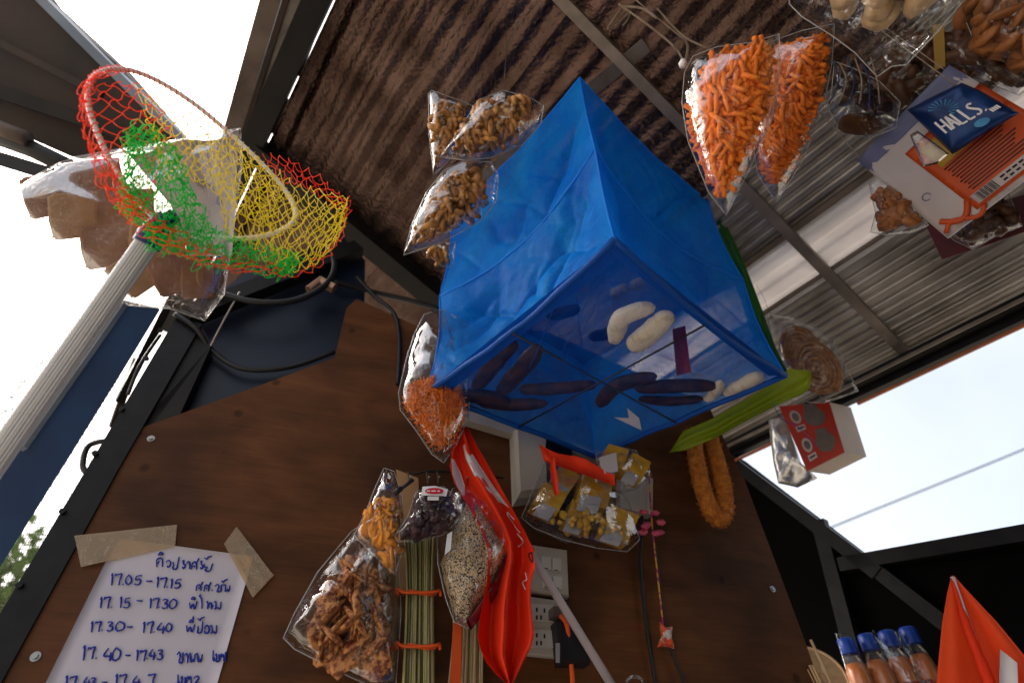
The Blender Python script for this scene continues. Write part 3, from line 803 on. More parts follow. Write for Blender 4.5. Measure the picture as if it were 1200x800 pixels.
TXT = [('ko', 548, 140, 38, 52), ('i_', 555, 118, 30, 18), ('wo', 597, 158, 24, 38), ('po', 628, 158, 40, 44), ('ro', 678, 160, 22, 42), ('aa', 702, 166, 22, 36), ('so', 730, 162, 38, 45), ('ro', 772, 165, 20, 40), ('an', 798, 138, 40, 16), ('yo', 796, 178, 44, 36),
 ('1', 310, 232, 20, 56), ('7', 332, 230, 34, 60), ('.', 371, 284, 6, 6), ('0', 386, 238, 34, 48), ('5', 430, 238, 44, 48), ('-', 495, 268, 32, 14), ('1', 548, 250, 18, 52), ('7', 568, 250, 34, 54), ('.', 602, 298, 6, 6), ('1', 620, 260, 18, 44), ('5', 641, 260, 36, 44),
 ('so', 756, 282, 34, 36), ('so', 796, 284, 34, 36), ('.', 836, 314, 6, 6), ('zo', 852, 284, 40, 36), ('an', 886, 258, 34, 16), ('no', 896, 288, 34, 34),
 ('1', 252, 355, 20, 54), ('7', 275, 350, 32, 60), ('.', 313, 402, 6, 6), ('1', 356, 352, 18, 54), ('5', 376, 355, 38, 50), ('-', 444, 370, 30, 14), ('1', 512, 360, 16, 50), ('7', 530, 358, 32, 52), ('.', 560, 403, 6, 6), ('3', 577, 362, 34, 48), ('0', 614, 362, 40, 48),
 ('ph', 720, 372, 38, 40), ('i_', 728, 352, 24, 14), ('ai', 772, 362, 22, 50), ('ho', 806, 374, 36, 38), ('mo', 846, 374, 36, 38),
 ('1', 204, 480, 22, 54), ('7', 228, 478, 34, 54), ('.', 263, 522, 6, 6), ('3', 290, 480, 34, 48), ('0', 334, 478, 48, 50), ('-', 394, 506, 28, 10), ('1', 476, 482, 20, 54), ('7', 498, 482, 34, 56), ('.', 533, 532, 6, 6), ('4', 551, 486, 42, 54), ('0', 596, 486, 32, 46),
 ('ph', 706, 492, 40, 40), ('i_', 716, 470, 26, 16), ('1', 735, 455, 8, 18), ('po', 758, 490, 36, 44), ('an', 764, 455, 34, 16), ('oo', 796, 500, 26, 36), ('mo', 826, 500, 34, 38),
 ('1', 162, 608, 24, 72), ('7', 190, 612, 38, 62), ('.', 232, 668, 6, 6), ('4', 272, 618, 48, 64), ('0', 316, 616, 46, 66), ('-', 386, 654, 26, 10), ('1', 441, 628, 20, 54), ('7', 462, 628, 34, 56), ('.', 497, 668, 6, 6), ('4', 509, 622, 36, 56), ('3', 550, 625, 34, 50),
 ('zo', 656, 638, 34, 50), ('aa', 692, 645, 22, 44), ('no', 716, 645, 32, 42), ('no', 752, 645, 34, 42), ('e_', 838, 630, 16, 50), ('kh', 854, 645, 22, 40), ('to', 878, 645, 22, 40), ('1', 902, 640, 14, 48),
 ('1', 72, 762, 22, 60), ('7', 96, 765, 38, 58), ('4', 168, 765, 34, 56), ('3', 204, 770, 30, 48), ('-', 262, 795, 30, 8), ('1', 332, 755, 22, 58), ('7', 354, 755, 38, 58), ('4', 424, 760, 40, 54), ('7', 503, 752, 40, 56),
 ('e_', 655, 755, 16, 50), ('kh', 672, 762, 28, 40), ('to', 704, 762, 26, 40), ('to2', 742, 762, 32, 40)]
rg = random.Random(2)
geos = []
for ch, x, y, w, h in TXT:
    for st in GL[ch]:
        sp = smooth_path([Vector((x + (a + rg.uniform(-.04, .04)) * w, y + (b + rg.uniform(-.04, .04)) * h, 0)) for a, b in st], 5)
        pts = []
        for q in sp:
            p = PW(*zp(q.x, q.y), .0042)
            pts.append(p)
        geos.append(tube(pts, [.0008, .0010, .0011, .0009], 5))
obj('handwriting', join(*geos), M_ink, NOTE)

# ------------------------------------------------------------------ the blue drying net
BL, BN_, BR, BF = (CAM + Vector(v) for v in ((-.139, .704, .55), (.126, .403, .55), (.432, .664, .55), (.157, .965 - .06, .55)))
NET = thing('drying_net', 'blue mesh hanging drying net box with bananas inside', 'drying net', CAM + Vector((.145, .67, .55)))
cz = [0, .23, .50]                    # heights of floor, shelf and top
corners = [BL, BN_, BR, BF]
CEN = sum(corners, Vector()) / 4
def edge_pt(i, u, k, z=None):
    """point on side i of tier k; the cloth edge hangs in and down a little between the corners"""
    p, q = corners[i], corners[(i + 1) % 4]
    nrm = (q - p).cross(Vector((0, 0, 1))).normalized()
    if nrm.dot(CEN - p) < 0: nrm = -nrm
    sg = (.009, .026, .008)[k]; dr = (.006, .020, .005)[k]
    w = math.sin(math.pi * u)
    return p.lerp(q, u) + nrm * (sg * w + .004 * noise.noise(Vector((u * 6, i * 3.1, k))) * w) + Vector((0, 0, cz[k] - dr * w + .004 * noise.noise(Vector((u * 5, i * 2.3, k + 7))) * w)), nrm
def ridge(x, y, z):
    return max(0, 1 - abs(noise.noise(Vector((x, y, z)))) * 4.2) ** 2
def net_wall(i, k0, name, seed):
    nu, nv = 90, 54
    rows = []
    for a in range(nv + 1):
        v = a / nv; row = []
        for b in range(nu + 1):
            u = b / nu
            p0, nrm = edge_pt(i, u, k0); p1, _ = edge_pt(i, u, k0 + 1)
            s_ = math.sin(math.pi * v) ** .8; su = min(1, 6 * u * (1 - u) + .05)
            d = .020 * s_ * su + .022 * noise.noise(Vector((u * 3 + seed * 4, v * 1.8, seed))) * s_ * su
            # creases pulled from the corners, crossing each other
            su = min(1, 9 * u * (1 - u))
            d += .013 * (ridge(u * 2.6 - v * 1.5 + seed, v * .9 + u * .6, seed) - .25) * s_ * su
            d += .008 * (ridge(u * 4.0 + v * 2.6 + seed * 2, v * 1.6 - u * .8, seed + 5) - .25) * s_ * su
            d += .0016 * noise.noise(Vector((u * 30, v * 22, seed))) * su
            e_ = p0.lerp(p1, v); ic = CEN - e_; ic.z = 0
            row.append(e_ + nrm * d + ic * (.030 * math.sin(math.pi * v)) + Vector((0, 0, -.008 * s_ * su)))
        rows.append(row)
    obj(name, sheet(rows), M_netblue, NET)
for i in range(4):
    net_wall(i, 0, 'net_wall', i * 1.7 + .3)
    net_wall(i, 1, 'net_wall', i * 2.3 + .9)
def net_level(k, name, m, sag):
    rows = []
    for a in range(29):
        r_ = []
        for b in range(29):
            u, v = a / 28, b / 28
            # blend of the four hanging edges
            e0, _ = edge_pt(0, u, k); e2, _ = edge_pt(2, 1 - u, k); e1, _ = edge_pt(1, v, k); e3, _ = edge_pt(3, 1 - v, k)
            c00, c10, c11, c01 = (c + Vector((0, 0, cz[k])) for c in corners)
            q = e0 * (1 - v) + e2 * v + e3 * (1 - u) + e1 * u - (c00 * (1 - u) * (1 - v) + c10 * u * (1 - v) + c11 * u * v + c01 * (1 - u) * v)
            r_.append(q + Vector((0, 0, -sag * math.sin(math.pi * u) * math.sin(math.pi * v) + .0025 * noise.noise(Vector((u * 5, v * 5, k))) * math.sin(math.pi * u))))
        rows.append(r_)
    obj(name, sheet(rows), m, NET)
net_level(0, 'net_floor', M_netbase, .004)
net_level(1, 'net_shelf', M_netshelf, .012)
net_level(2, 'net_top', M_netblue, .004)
for k in range(3):
    for i in range(4):
        obj('hem', tube([edge_pt(i, u / 16, k)[0] for u in range(17)], .0046 if k == 0 else .0018, 7), M_nethem if k == 0 else M_hemlight, NET)
for i in range(4):
    for k0 in (0, 1):
        pts = []
        for a in range(13):
            v = a / 12; e_ = corners[i] + Vector((0, 0, cz[k0] + (cz[k0 + 1] - cz[k0]) * v)); ic = CEN - e_; ic.z = 0
            pts.append(e_ + ic * (.030 * math.sin(math.pi * v)))
        obj('corner_seam', tube(pts, .0016, 6), M_hemlight, NET)
def PFl(x, y, off=0.0): return on_plane(x, y, CAM + Vector((0, 0, .55 + off)), Vector((0, 0, 1)))
for (a, b, c, d) in ((600, 390, 792, 495), (608, 500, 826, 381)):
    obj('cross_rod', tube([PFl(a, b, -.009), PFl((a + c) / 2, (b + d) / 2, -.011), PFl(c, d, -.009)], .0016, 6), M_black, NET)
obj('floor_band', sheet([[PFl(500, 458, .001).lerp(PFl(720, 281, .001), t / 8) for t in range(9)], [PFl(528, 458, .001).lerp(PFl(722, 305, .001), t / 8) for t in range(9)]]), M_nethem, NET)
obj('floor_band', sheet([[PFl(720, 281, .001).lerp(PFl(921, 440, .001), t / 8) for t in range(9)], [PFl(722, 303, .001).lerp(PFl(900, 440, .001), t / 8) for t in range(9)]]), M_nethem, NET)
for pts in ([(648, 362), (640, 385), (630, 410), (620, 432)], [(700, 330), (688, 350), (675, 385), (662, 405), (660, 422), (680, 432), (692, 429)], [(905, 470), (915, 490), (935, 500), (958, 522)]):
    obj('loose_thread', tube([PFl(x, y, -.012) for x, y in pts], .0006, 4, 6), M_netblue_thread if False else M_nethem, NET)
obj('hanger_cord', tube([CAM + Vector((.15, .66, 1.05)), CAM + Vector((.15, .66, 1.17))], .002, 6), M_black, NET)
for c in corners:
    obj('hanger_cord', tube([c + Vector((0, 0, cz[2])), CAM + Vector((.15, .66, 1.135))], .0015, 6), M_nethem, NET)
sc_ = obj('paper_scrap', prism([PFl(x, y, .004) for x, y in ((720, 489), (737, 490), (735, 478), (749, 490), (752, 504))], Vector((0, 0, .0006))), M_printwhite, None, smooth=False)
tagit(sc_, 'small white arrow shaped scrap lying on the blue net floor', 'scrap')
rs_ = obj('maroon_strip', solid_sheet([[PFl(788, 386, .02), PFl(803, 382, .02)], [PFl(793, 440, .008), PFl(810, 436, .008)]], Vector((0, 0, .001))), mat('crimson_strip', (.13, .004, .03), rough=.5), None)
tagit(rs_, 'crimson strip lying inside the blue net right of the pale bananas', 'strip')

def banana(pts, wpx, m, label, flat=.8, lift=.0, seed=0):
    pts3 = [PFl(x, y, lift + .010) for x, y in pts]
    w = wpx * (pts3[0] - CAM).dot(FW) / FPX * .5
    path = smooth_path(pts3, 8) if len(pts3) > 2 else [pts3[0].lerp(pts3[1], t / 12) for t in range(13)]
    n = len(path); V, Fc = [], []; S = 12
    for i, p in enumerate(path):
        t = path[min(i + 1, n - 1)] - path[max(i - 1, 0)]; t.normalize()
        s = t.cross(Vector((0, 0, 1))).normalized(); u = Vector((0, 0, 1))
        f = i / (n - 1)
        r = w * max(.02, (1 - abs(2 * f - 1) ** 3.2)) ** .5 * (1 + .10 * noise.noise(Vector((f * 5, seed, 0))))
        for k in range(S):
            a = 2 * math.pi * k / S
            rr = r * (1 + .09 * math.cos(5 * a + seed) + (.09 if m is M_banana_d else .03) * noise.noise(Vector((f * 7, a * 1.5, seed))) + .05 * noise.noise(Vector((f * 22, a * 3, seed))))
            V.append(p + s * math.cos(a) * rr + u * math.sin(a) * rr * flat)
    for i in range(n - 1):
        for k in range(S): Fc.append((i * S + k, i * S + (k + 1) % S, (i + 1) * S + (k + 1) % S, (i + 1) * S + k))
    Fc.append(tuple(range(S - 1, -1, -1))); Fc.append(tuple((n - 1) * S + k for k in range(S)))
    o = obj('banana', (V, Fc), m)
    return tagit(o, label, 'banana', 'bananas drying in the blue net')
banana([(604, 399), (582, 422), (557, 455)], 23, M_banana_d, 'dark dried banana, upper of the leaning pair at the left', seed=1)
banana([(633, 404), (610, 432), (584, 462)], 23, M_banana_d, 'dark dried banana leaning under the end of the black rod', seed=2)
banana([(530, 462), (575, 466), (600, 476)], 19, M_banana_d, 'dark dried banana lying nearest the left corner of the net', seed=3)
banana([(556, 470), (600, 474), (642, 472)], 16, M_banana_d, 'thin dark dried banana below the leaning pair', seed=4)
banana([(608, 456), (650, 455), (700, 450)], 17, M_banana_d, 'dark dried banana pointing at the crossing of the rods', seed=5)
banana([(702, 476), (722, 452), (770, 440)], 19, M_banana_d, 'dark curved dried banana just right of the rod crossing', seed=6)
banana([(744, 455), (790, 452), (840, 452)], 18, M_banana_d, 'long dark dried banana right of the rods, upper of two', seed=7)
banana([(748, 467), (785, 470), (824, 467)], 13, M_banana_d, 'long dark dried banana right of the rods, lower of two', seed=8)
banana([(720, 402), (729, 373), (768, 359)], 22, M_banana_p, 'pale curved banana half, outer one of the pair', seed=9)
banana([(737, 408), (760, 392), (787, 366)], 26, M_banana_p, 'pale straight banana half, inner one of the pair', seed=10)
banana([(846, 464), (870, 452), (894, 438)], 20, M_banana_p, 'pale banana half at the right corner of the net', seed=11)
banana([(825, 472), (836, 462), (845, 446)], 14, M_banana_p, 'small pale banana half at the tip of the long dark ones', seed=13)
for k, (a, b, c, d, mm, lab) in enumerate(((715, 345, 735, 335, M_banana_p, 'pale banana on the upper shelf behind the net, left'), (738, 335, 755, 328, M_banana_p, 'pale banana on the upper shelf behind the net, right'),
                                           (690, 395, 730, 385, M_banana_d, 'dark banana shadowy on the upper shelf in the middle'), (640, 370, 680, 360, M_banana_d, 'dark banana shadowy on the upper shelf at the left'))):
    banana([(a, b), ((a + c) / 2, (b + d) / 2 + 2), (c, d)], 15, mm, lab, lift=.225, seed=20 + k)

# lime and green plastic sheet behind the net
GS = thing('green_plastic_sheet', 'lime and dark green plastic bag folded behind the right side of the blue net', 'plastic bag', P(870, 470, 1.0))
gp = Pl(880, 470, 1.02, .6)
def crumple(rows_px, pl, amp, seed, th, m, name, parent):
    rows = []
    for i, r in enumerate(rows_px):
        L_, R_ = r
        rows.append([pl(L_[0] + (R_[0] - L_[0]) * k / 10, L_[1] + (R_[1] - L_[1]) * k / 10, amp * noise.noise(Vector((i * .8, k * .35, seed)))) for k in range(11)])
    return obj(name, solid_sheet(rows, -pl.n * th), m, parent)
crumple([((786, 528), (784, 530)), ((800, 505), (805, 527)), ((835, 490), (840, 512)), ((870, 470), (880, 490)), ((905, 448), (920, 470)), ((925, 432), (940, 462)), ((938, 433), (948, 455)), ((950, 434), (951, 440))], gp, .015, 1, .001, M_lime, 'front_flap', GS)
gp2 = Pl(880, 350, 1.16, .6)
crumple([((825, 245), (845, 252)), ((835, 270), (857, 275)), ((850, 310), (875, 315)), ((868, 350), (893, 362)), ((880, 390), (908, 405)), ((890, 430), (925, 440))], gp2, .02, 3, .001, M_green, 'back_fold', GS)

# ------------------------------------------------------------------ bags of snacks
def bag(name, label, px, pl, T, film_m=None, seed=1, wr=.3, crease=.25, group=None, tie=None, string=None, cat='snack bag', fname='film', power=2.2):
    out3 = pl.outline(px)
    c = sum(out3, Vector()) / len(out3)
    t = thing(name, label, cat, c, group)
    obj(fname, pillow(out3, pl.n, T, seed, 12, wr, 5, power, crease=crease), film_m or M_film, t)
    obj('seal_edge', tube(resample([Vector(p) for p in out3], 5), .0007, 5, closed=True), M_seal, t)
    if tie:
        p = pl(*tie)
        obj('knot', tube([p - UP * .006, p, p + UP * .005], [.004, .006, .003], 7), M_printwhite, t)
    if string:
        p = pl(*string)
        q = PR(*string, .02)
        q = on_plane_roof(p)
        obj('string', tube([p, p.lerp(q, .5) + Vector((.004, 0, 0)), q], .0004, 5), M_black, t)
    return t
def on_plane_roof(p):
    """the point of the roof straight above p"""
    b = (p - CAM).dot(BX)
    return Vector((p.x, p.y, CAM.z + 1.3 - SL * b - .01))
def pieces(t, name, pts, meshes, n, smin=.8, smax=1.2, flat=None, seed=0, kind=None):
    rg = random.Random(seed)
    for p in pts:
        if flat is not None:
            a = rg.uniform(0, 6.3); tl = rg.uniform(-flat, flat)
            d = n.orthogonal().normalized(); d = Matrix.Rotation(a, 3, n) @ d
            d = (d + n * tl).normalized(); R = rot_from(d, rg.uniform(0, 6.3))
        else:
            R = rnd_rot()
        inst(name, rg.choice(meshes), t, p, R, rg.uniform(smin, smax))

def stick_mesh(k):
    L_ = .027 * random.uniform(.7, 1.25); b = random.uniform(-.002, .002)
    V, Fc = tube([Vector((0, 0, -L_ / 2)), Vector((b, 0, 0)), Vector((0, 0, L_ / 2))], .0029, 7)
    return mesh_data('stick', V, Fc, M_stick)
sticks = [stick_mesh(k) for k in range(7)]
def stick_bag(label, px, inner, pl, T, seed, tie, string):
    t = bag('snack_bag', label, px, pl, T * 1.06, M_film2, seed, .12, .12, 'bags of orange stick snacks', tie, string, power=3.0)
    o3 = [p for p in pl.outline(inner)]
    rg = random.Random(seed)
    kept = []
    ud = pl.n.orthogonal().normalized()
    for p in sample(o3, pl.n, T, 6000, 1.0, .88, seed):
        if len(kept) >= 290: break
        if any((p - q).length < .0066 for q in kept): continue
        kept.append(p)
    for p in kept:
        ang = 1.9 * noise.noise(p * 14 + Vector((seed, 0, 0))) + rg.gauss(0, .45) + seed
        d = (Matrix.Rotation(ang, 3, pl.n) @ ud + pl.n * rg.uniform(-.16, .16)).normalized()
        inst('snack_stick', rg.choice(sticks), t, p + pl.n * rg.uniform(-.002, .004), rot_from(d, rg.uniform(0, 6.3)), rg.uniform(.95, 1.2))
    # everything deeper in the bag is one filled mass of sticks
    geos = []
    rg = random.Random(seed + 5)
    for p in sample(o3, pl.n, T * .86, 520, .5, .86, seed + 9):
        d = Matrix.Rotation(rg.uniform(0, 6.3), 3, pl.n) @ pl.n.orthogonal().normalized() + pl.n * rg.uniform(-.3, .3)
        d.normalize(); L_ = .012
        geos.append(tube([p - d * L_, p + d * L_], .0033, 6))
    obj('packed_sticks', join(*geos), M_stick, t, kind='stuff')
    return t
sp1 = Pl(855, 150, .72, .55)
stick_bag('bulging clear bag of orange stick snacks, the nearer left one of two', [(812, 66), (840, 55), (880, 50), (913, 40), (914, 85), (905, 140), (880, 195), (851, 252), (830, 225), (806, 165), (799, 120), (802, 85)],
          [(838, 64), (905, 46), (908, 95), (893, 150), (868, 205), (850, 243), (832, 220), (811, 165), (809, 125), (826, 88)], sp1, .040, 4, (800, 74), (800, 74))
sp2 = Pl(930, 135, .80, .55)
stick_bag('clear bag of orange stick snacks half hidden behind the other one', [(900, 50), (940, 36), (978, 28), (975, 75), (965, 125), (940, 190), (910, 237), (888, 205), (880, 150), (885, 90)],
          [(905, 56), (972, 36), (967, 80), (955, 130), (932, 185), (908, 226), (892, 200), (890, 150), (892, 95)], sp2, .038, 6, None, (940, 40))

def curl_mesh(k):
    rg = random.Random(k + 40)
    R = .0088 * rg.uniform(.6, 1.25); turns = rg.uniform(.35, 1.0); pts = []
    for i in range(12):
        a = i / 11 * turns * 6.28
        pts.append(Vector((math.cos(a) * R, math.sin(a) * R, (i / 11 - .5) * rg.uniform(.004, .012))))
    V, Fc = tube(pts, [.0026, .0034, .0040, .0042, .0038, .0036, .0028], 8)
    V = [v * (1 + .16 * noise.noise(v * 420) + .10 * noise.noise(v * 1100)) for v in V]
    return mesh_data('curl', V, Fc, M_curl)
curls = [curl_mesh(k) for k in range(8)]
def curl_bag(label, px, inner, pl, T, cnt, seed, string=None):
    t = bag('snack_bag', label, px, pl, T * 1.2, M_film2, seed, .22, .22, 'bags of brown curl snacks', None, string)
    pieces(t, 'curl_snack', sample(pl.outline(inner), pl.n, T, cnt, .6, .80, seed), curls, pl.n, .85, 1.25, None, seed)
    return t
cp = Pl(575, 155, .80, .6)
curl_bag('glossy clear bag of brown curls, upper right of the cluster', [(516, 184), (540, 150), (560, 118), (590, 106), (622, 115), (637, 124), (634, 145), (612, 170), (575, 185), (545, 188)], [(520, 180), (562, 124), (590, 114), (630, 126), (628, 145), (605, 168), (570, 180)], cp, .030, 120, 1, (590, 108))
curl_bag('clear bag of brown curls standing at the left behind the glossy one', [(502, 110), (506, 106), (540, 118), (556, 125), (548, 150), (525, 190), (508, 205), (503, 160)], [(506, 118), (545, 126), (540, 155), (520, 190), (510, 196), (506, 155)], Pl(525, 150, .86, .6), .022, 60, 2, (504, 108))
curl_bag('pointed clear bag of brown curls, lowest of the cluster', [(473, 299), (482, 265), (500, 225), (520, 200), (545, 188), (575, 190), (584, 205), (582, 235), (565, 258), (520, 283)], [(478, 292), (505, 235), (530, 205), (565, 198), (577, 232), (560, 252), (515, 277)], Pl(530, 245, .78, .6), .030, 125, 3, (545, 190))
curl_bag('small bag of curls peeking out beneath the pointed curl bag', [(499, 296), (518, 284), (534, 284), (530, 312), (518, 312)], [(502, 296), (528, 288), (526, 308), (517, 308)], Pl(515, 298, .92, .6), .014, 10, 4)

# crackers behind the fishing net
ck = Pl(150, 270, .78, .75)
t = bag('cracker_bag', 'large clear bag of brown square crackers behind the fishing net', [(4, 233), (30, 212), (70, 190), (120, 178), (180, 168), (282, 150), (284, 190), (270, 300), (263, 345), (240, 376), (200, 362), (150, 358), (110, 326), (60, 288), (30, 262)], ck, .045, film('cracker_film', tint=(.90, .88, .87), milk=.03, refl=.4, bump=.9, bscale=55, wrinkle=.14), 8, .3, .3, string=(230, 160))
def cracker(px, off, th, m, par):
    q = [Vector((x, y, 0)) for x, y in px]
    cx = sum(q, Vector()) / 4; ex = (q[1] - q[0]) / 2; ey = (q[3] - q[0]) / 2
    pts = []
    for k in range(24):
        a = k / 24 * 6.283; ca, sa = math.cos(a), math.sin(a)
        u = math.copysign(abs(ca) ** .2, ca); v = math.copysign(abs(sa) ** .2, sa)
        w = cx + ex * u * (1 + .03 * math.sin(k * 2.7)) + ey * v * (1 + .03 * math.sin(k * 1.9))
        pts.append(ck(w.x, w.y, off))
    c = sum(pts, Vector()) / 24
    tp = [c + (p - c) * .92 + ck.n * th for p in pts]; n = 24
    Fc = [tuple(range(n - 1, -1, -1)), tuple(range(n, 2 * n))] + [(i, (i + 1) % n, (i + 1) % n + n, i + n) for i in range(n)]
    obj('cracker', (pts + tp, Fc), m, par, smooth=False)
rg = random.Random(5)
sq = [(58, 228, 62, 50), (112, 214, 66, 54), (92, 252, 70, 54), (146, 248, 70, 56), (128, 288, 66, 50), (184, 282, 66, 54), (160, 320, 58, 44), (206, 320, 60, 46), (232, 330, 40, 40)]
for k, (cx, cy, w, h) in enumerate(sq):
    a = rg.uniform(-.70, .05); ca, sa = math.cos(a), math.sin(a)
    px = [(cx + (dx * ca - dy * sa) * w / 2, cy + (dx * sa + dy * ca) * h / 2) for dx, dy in ((-1, -1), (1, -1), (1, 1), (-1, 1))]
    cracker(px, -.014 + .0045 * k * .8, .0035, M_cracker2 if k in (2, 5, 6) else M_cracker, t)
for k in range(6):      # round crackers stacked at the lower right corner
    c = ck(228 + k * 3.5, 318 + k * 1.5, -.01 + k * .004); d = (ck.n + RT * .8).normalized()
    obj('round_cracker', tube([c, c + d * .004], .022, 16), M_cracker2, t, smooth=False)
obj('white_liner', solid_sheet([[ck(150 + k * 13, 180 - k * 2.5 + 4 * math.sin(k), .03 + .006 * math.sin(k * 1.7)) for k in range(11)], [ck(200 + k * 7.6, 240, .036 + .006 * math.sin(k * 1.3)) for k in range(11)], [ck(222 + k * 5, 300, .030 + .005 * math.sin(k * 1.9)) for k in range(11)]], -ck.n * .0005), mat('white_liner_plastic', (.62, .60, .60), (.70, .68, .68), rough=.4, scale=8, trans=.35, bump=.3, bscale=30), t)

# shredded snack bag hanging at the net's left corner
sh = Pl(505, 460, .90, .35)
t = bag('snack_bag', 'clear bag of fine orange shreds hanging at the left corner of the blue net', [(497, 368), (520, 362), (545, 380), (552, 440), (549, 490), (534, 522), (520, 542), (506, 532), (488, 505), (469, 480), (467, 460), (476, 420), (486, 390)], sh, .040, M_film, 11, .25, .25, string=(512, 366))
geos = []
o3 = sh.outline([(480, 448), (510, 440), (545, 455), (548, 490), (533, 520), (519, 536), (506, 528), (488, 502), (471, 478), (470, 462)])
rg = random.Random(8)
for p in sample(o3, sh.n, .036, 1300, .7, .82, 5):
    d = Matrix.Rotation(rg.uniform(0, 6.3), 3, sh.n) @ sh.n.orthogonal().normalized() + sh.n * rg.uniform(-.4, .4); d.normalize()
    e = d.cross(sh.n) * rg.uniform(-.005, .005); L_ = rg.uniform(.006, .013)
    geos.append(tube([p - d * L_, p + e, p + d * L_], .0009, 4, cap=False))
obj('shreds', join(*geos), M_shred, t, kind='stuff')

# bags hanging on the plywood
def lumps(n, sx, sy, sz, m, nm, amp=.25, seed=0):
    return [mesh_data(nm, *lump(sx * random.uniform(.8, 1.2), sy * random.uniform(.8, 1.2), sz * random.uniform(.8, 1.2), k + seed, amp), m) for k in range(n)]
wp = WallPl(.075)
t = bag('snack_bag', 'big clear bag of brown chilli-flecked crackers on the plywood', [(412, 622), (440, 604), (458, 602), (468, 660), (470, 720), (464, 800), (440, 806), (400, 788), (345, 760), (332, 747), (345, 718), (372, 670)], wp, .045, M_film2, 14, .3, .35)
ch = lumps(6, .024, .020, .0045, M_flake, 'cracker_chunk', .30, 3)
pieces(t, 'cracker_chunk', sample(wp.outline([(395, 668), (425, 650), (455, 690), (460, 795), (430, 795), (365, 765), (362, 750), (380, 705)]), wp.n, .036, 60, .7, .84, 3), ch, wp.n, .7, 1.25, None, 3)
wp2 = WallPl(.115)
t = bag('snack_bag', 'clear pouch of orange-yellow chips above the chilli cracker bag', [(450, 548), (462, 552), (472, 585), (473, 640), (463, 673), (440, 652), (415, 627), (430, 596), (440, 570)], wp2, .022, M_film, 15, .2, .3)
ch = lumps(6, .011, .009, .004, M_yellowchip, 'chip', .35, 13)
pieces(t, 'chip', sample(wp2.outline([(438, 590), (462, 590), (470, 635), (462, 664), (440, 645), (420, 625), (430, 604)]), wp2.n, .019, 85, .7, .97, 4), ch, wp2.n, .8, 1.3, None, 4)
wp3 = WallPl(.135)
t = bag('snack_bag', 'dark raisin packet with red and white label tag', [(488, 575), (520, 570), (534, 582), (538, 608), (520, 626), (490, 634), (466, 634), (463, 628), (478, 605)], wp3, .022, M_film2, 17, .2, .3)
ch = lumps(5, .008, .006, .006, M_raisin, 'raisin', .35, 23)
pieces(t, 'raisin', sample(wp3.outline([(490, 582), (520, 578), (532, 606), (518, 622), (488, 630), (470, 629), (482, 605)]), wp3.n, .018, 110, .7, .97, 5), ch, wp3.n, .8, 1.3, None, 5)
tg = obj('label_tag', solid_sheet([[wp3(495, 570, .024), wp3(510, 569, .026), wp3(525, 573, .024)], [wp3(494, 580, .026), wp3(510, 580, .028), wp3(523, 581, .026)]], -wp3.n * .0006), M_printwhite, t, smooth=False)
obj('tag_print', prism([wp3(509 + 11 * math.cos(a), 575 + 3.6 * math.sin(a), .0283) for a in [k * 6.283 / 18 for k in range(18)]], wp3.n * .0004), M_redlabel, t, smooth=False)
for k, (x, w) in enumerate(((502, 4), (508, 5), (514, 3))):
    obj('tag_line', prism([wp3(x - w / 2, 574.3, .0289), wp3(x + w / 2, 574.3, .0289), wp3(x + w / 2, 575.6, .0289), wp3(x - w / 2, 575.6, .0289)], wp3.n * .0002), M_printwhite, t, smooth=False)
obj('tag_sticker', prism([wp3(501, 581.5, .024), wp3(514, 581.5, .024), wp3(514, 586, .024), wp3(501, 586, .024)], wp3.n * .001), M_printwhite, t, smooth=False)
wp4 = WallPl(.11)
t = bag('snack_bag', 'clear bag of black and white sesame snack with maroon edge beside the flag', [(530, 572), (556, 566), (575, 590), (596, 622), (600, 648), (580, 690), (548, 736), (532, 728), (522, 700), (513, 660), (512, 630), (520, 600)], wp4, .034, M_film2, 19, .3, .4)
obj('sesame_fill', pillow(wp4.outline([(546, 590), (558, 588), (590, 640), (596, 655), (575, 692), (546, 728), (534, 722), (524, 695), (516, 660), (530, 630)]), wp4.n, .028, 4, 14, .35, 6), M_sesame, t, kind='stuff')
obj('side_gusset', solid_sheet([[wp4(602, 640, .0), wp4(597, 640, .02)], [wp4(588, 690, .0), wp4(578, 682, .022)], [wp4(552, 738, .0), wp4(546, 728, .012)]], -wp4.n * .0005), mat('maroon_film', (.25, .02, .03), rough=.25, trans=.4), t)
obj('price_tag', prism([wp4(524, 626, .03), wp4(530, 622, .03), wp4(528, 644, .03), wp4(521, 650, .03)], wp4.n * .0006), M_printwhite, t, smooth=False)

# cardboard header behind the pouches, wire hook rack
cb = obj('brown_card', prism([PW(x, y, .03) for x, y in ((464, 550), (490, 560), (495, 695), (462, 695), (470, 600))], WN * .001), mat('kraft_card', (.30, .17, .08), (.36, .21, .10), rough=.8, scale=20), None, smooth=False)
tagit(cb, 'brown kraft card hanging behind the straw bundle', 'card')
RK = thing('hook_rack', 'black wire hook rack on the plywood above the hanging packets', 'rack', PW(500, 560, .02))
obj('rail', tube([PW(455, 571, .02), PW(500, 552, .03), PW(590, 560, .03)], .002, 6, 4), M_black, RK)
for x in (478, 500, 512, 545):
    obj('hook', tube([PW(x, 553, .03), PW(x + 1, 560, .08), PW(x + 2, 566, .11), PW(x + 3, 558, .13)], .0013, 6, 5), M_screw, RK)
cl = obj('binder_clip', join(tube([PW(462, 578, .15), PW(470, 572, .15)], .004, 8), tube([PW(470, 572, .15), PW(484, 562, .15)], .0028, 8)), M_black, None)
tagit(cl, 'small black clip hanging beside the raisin label tag', 'clip')

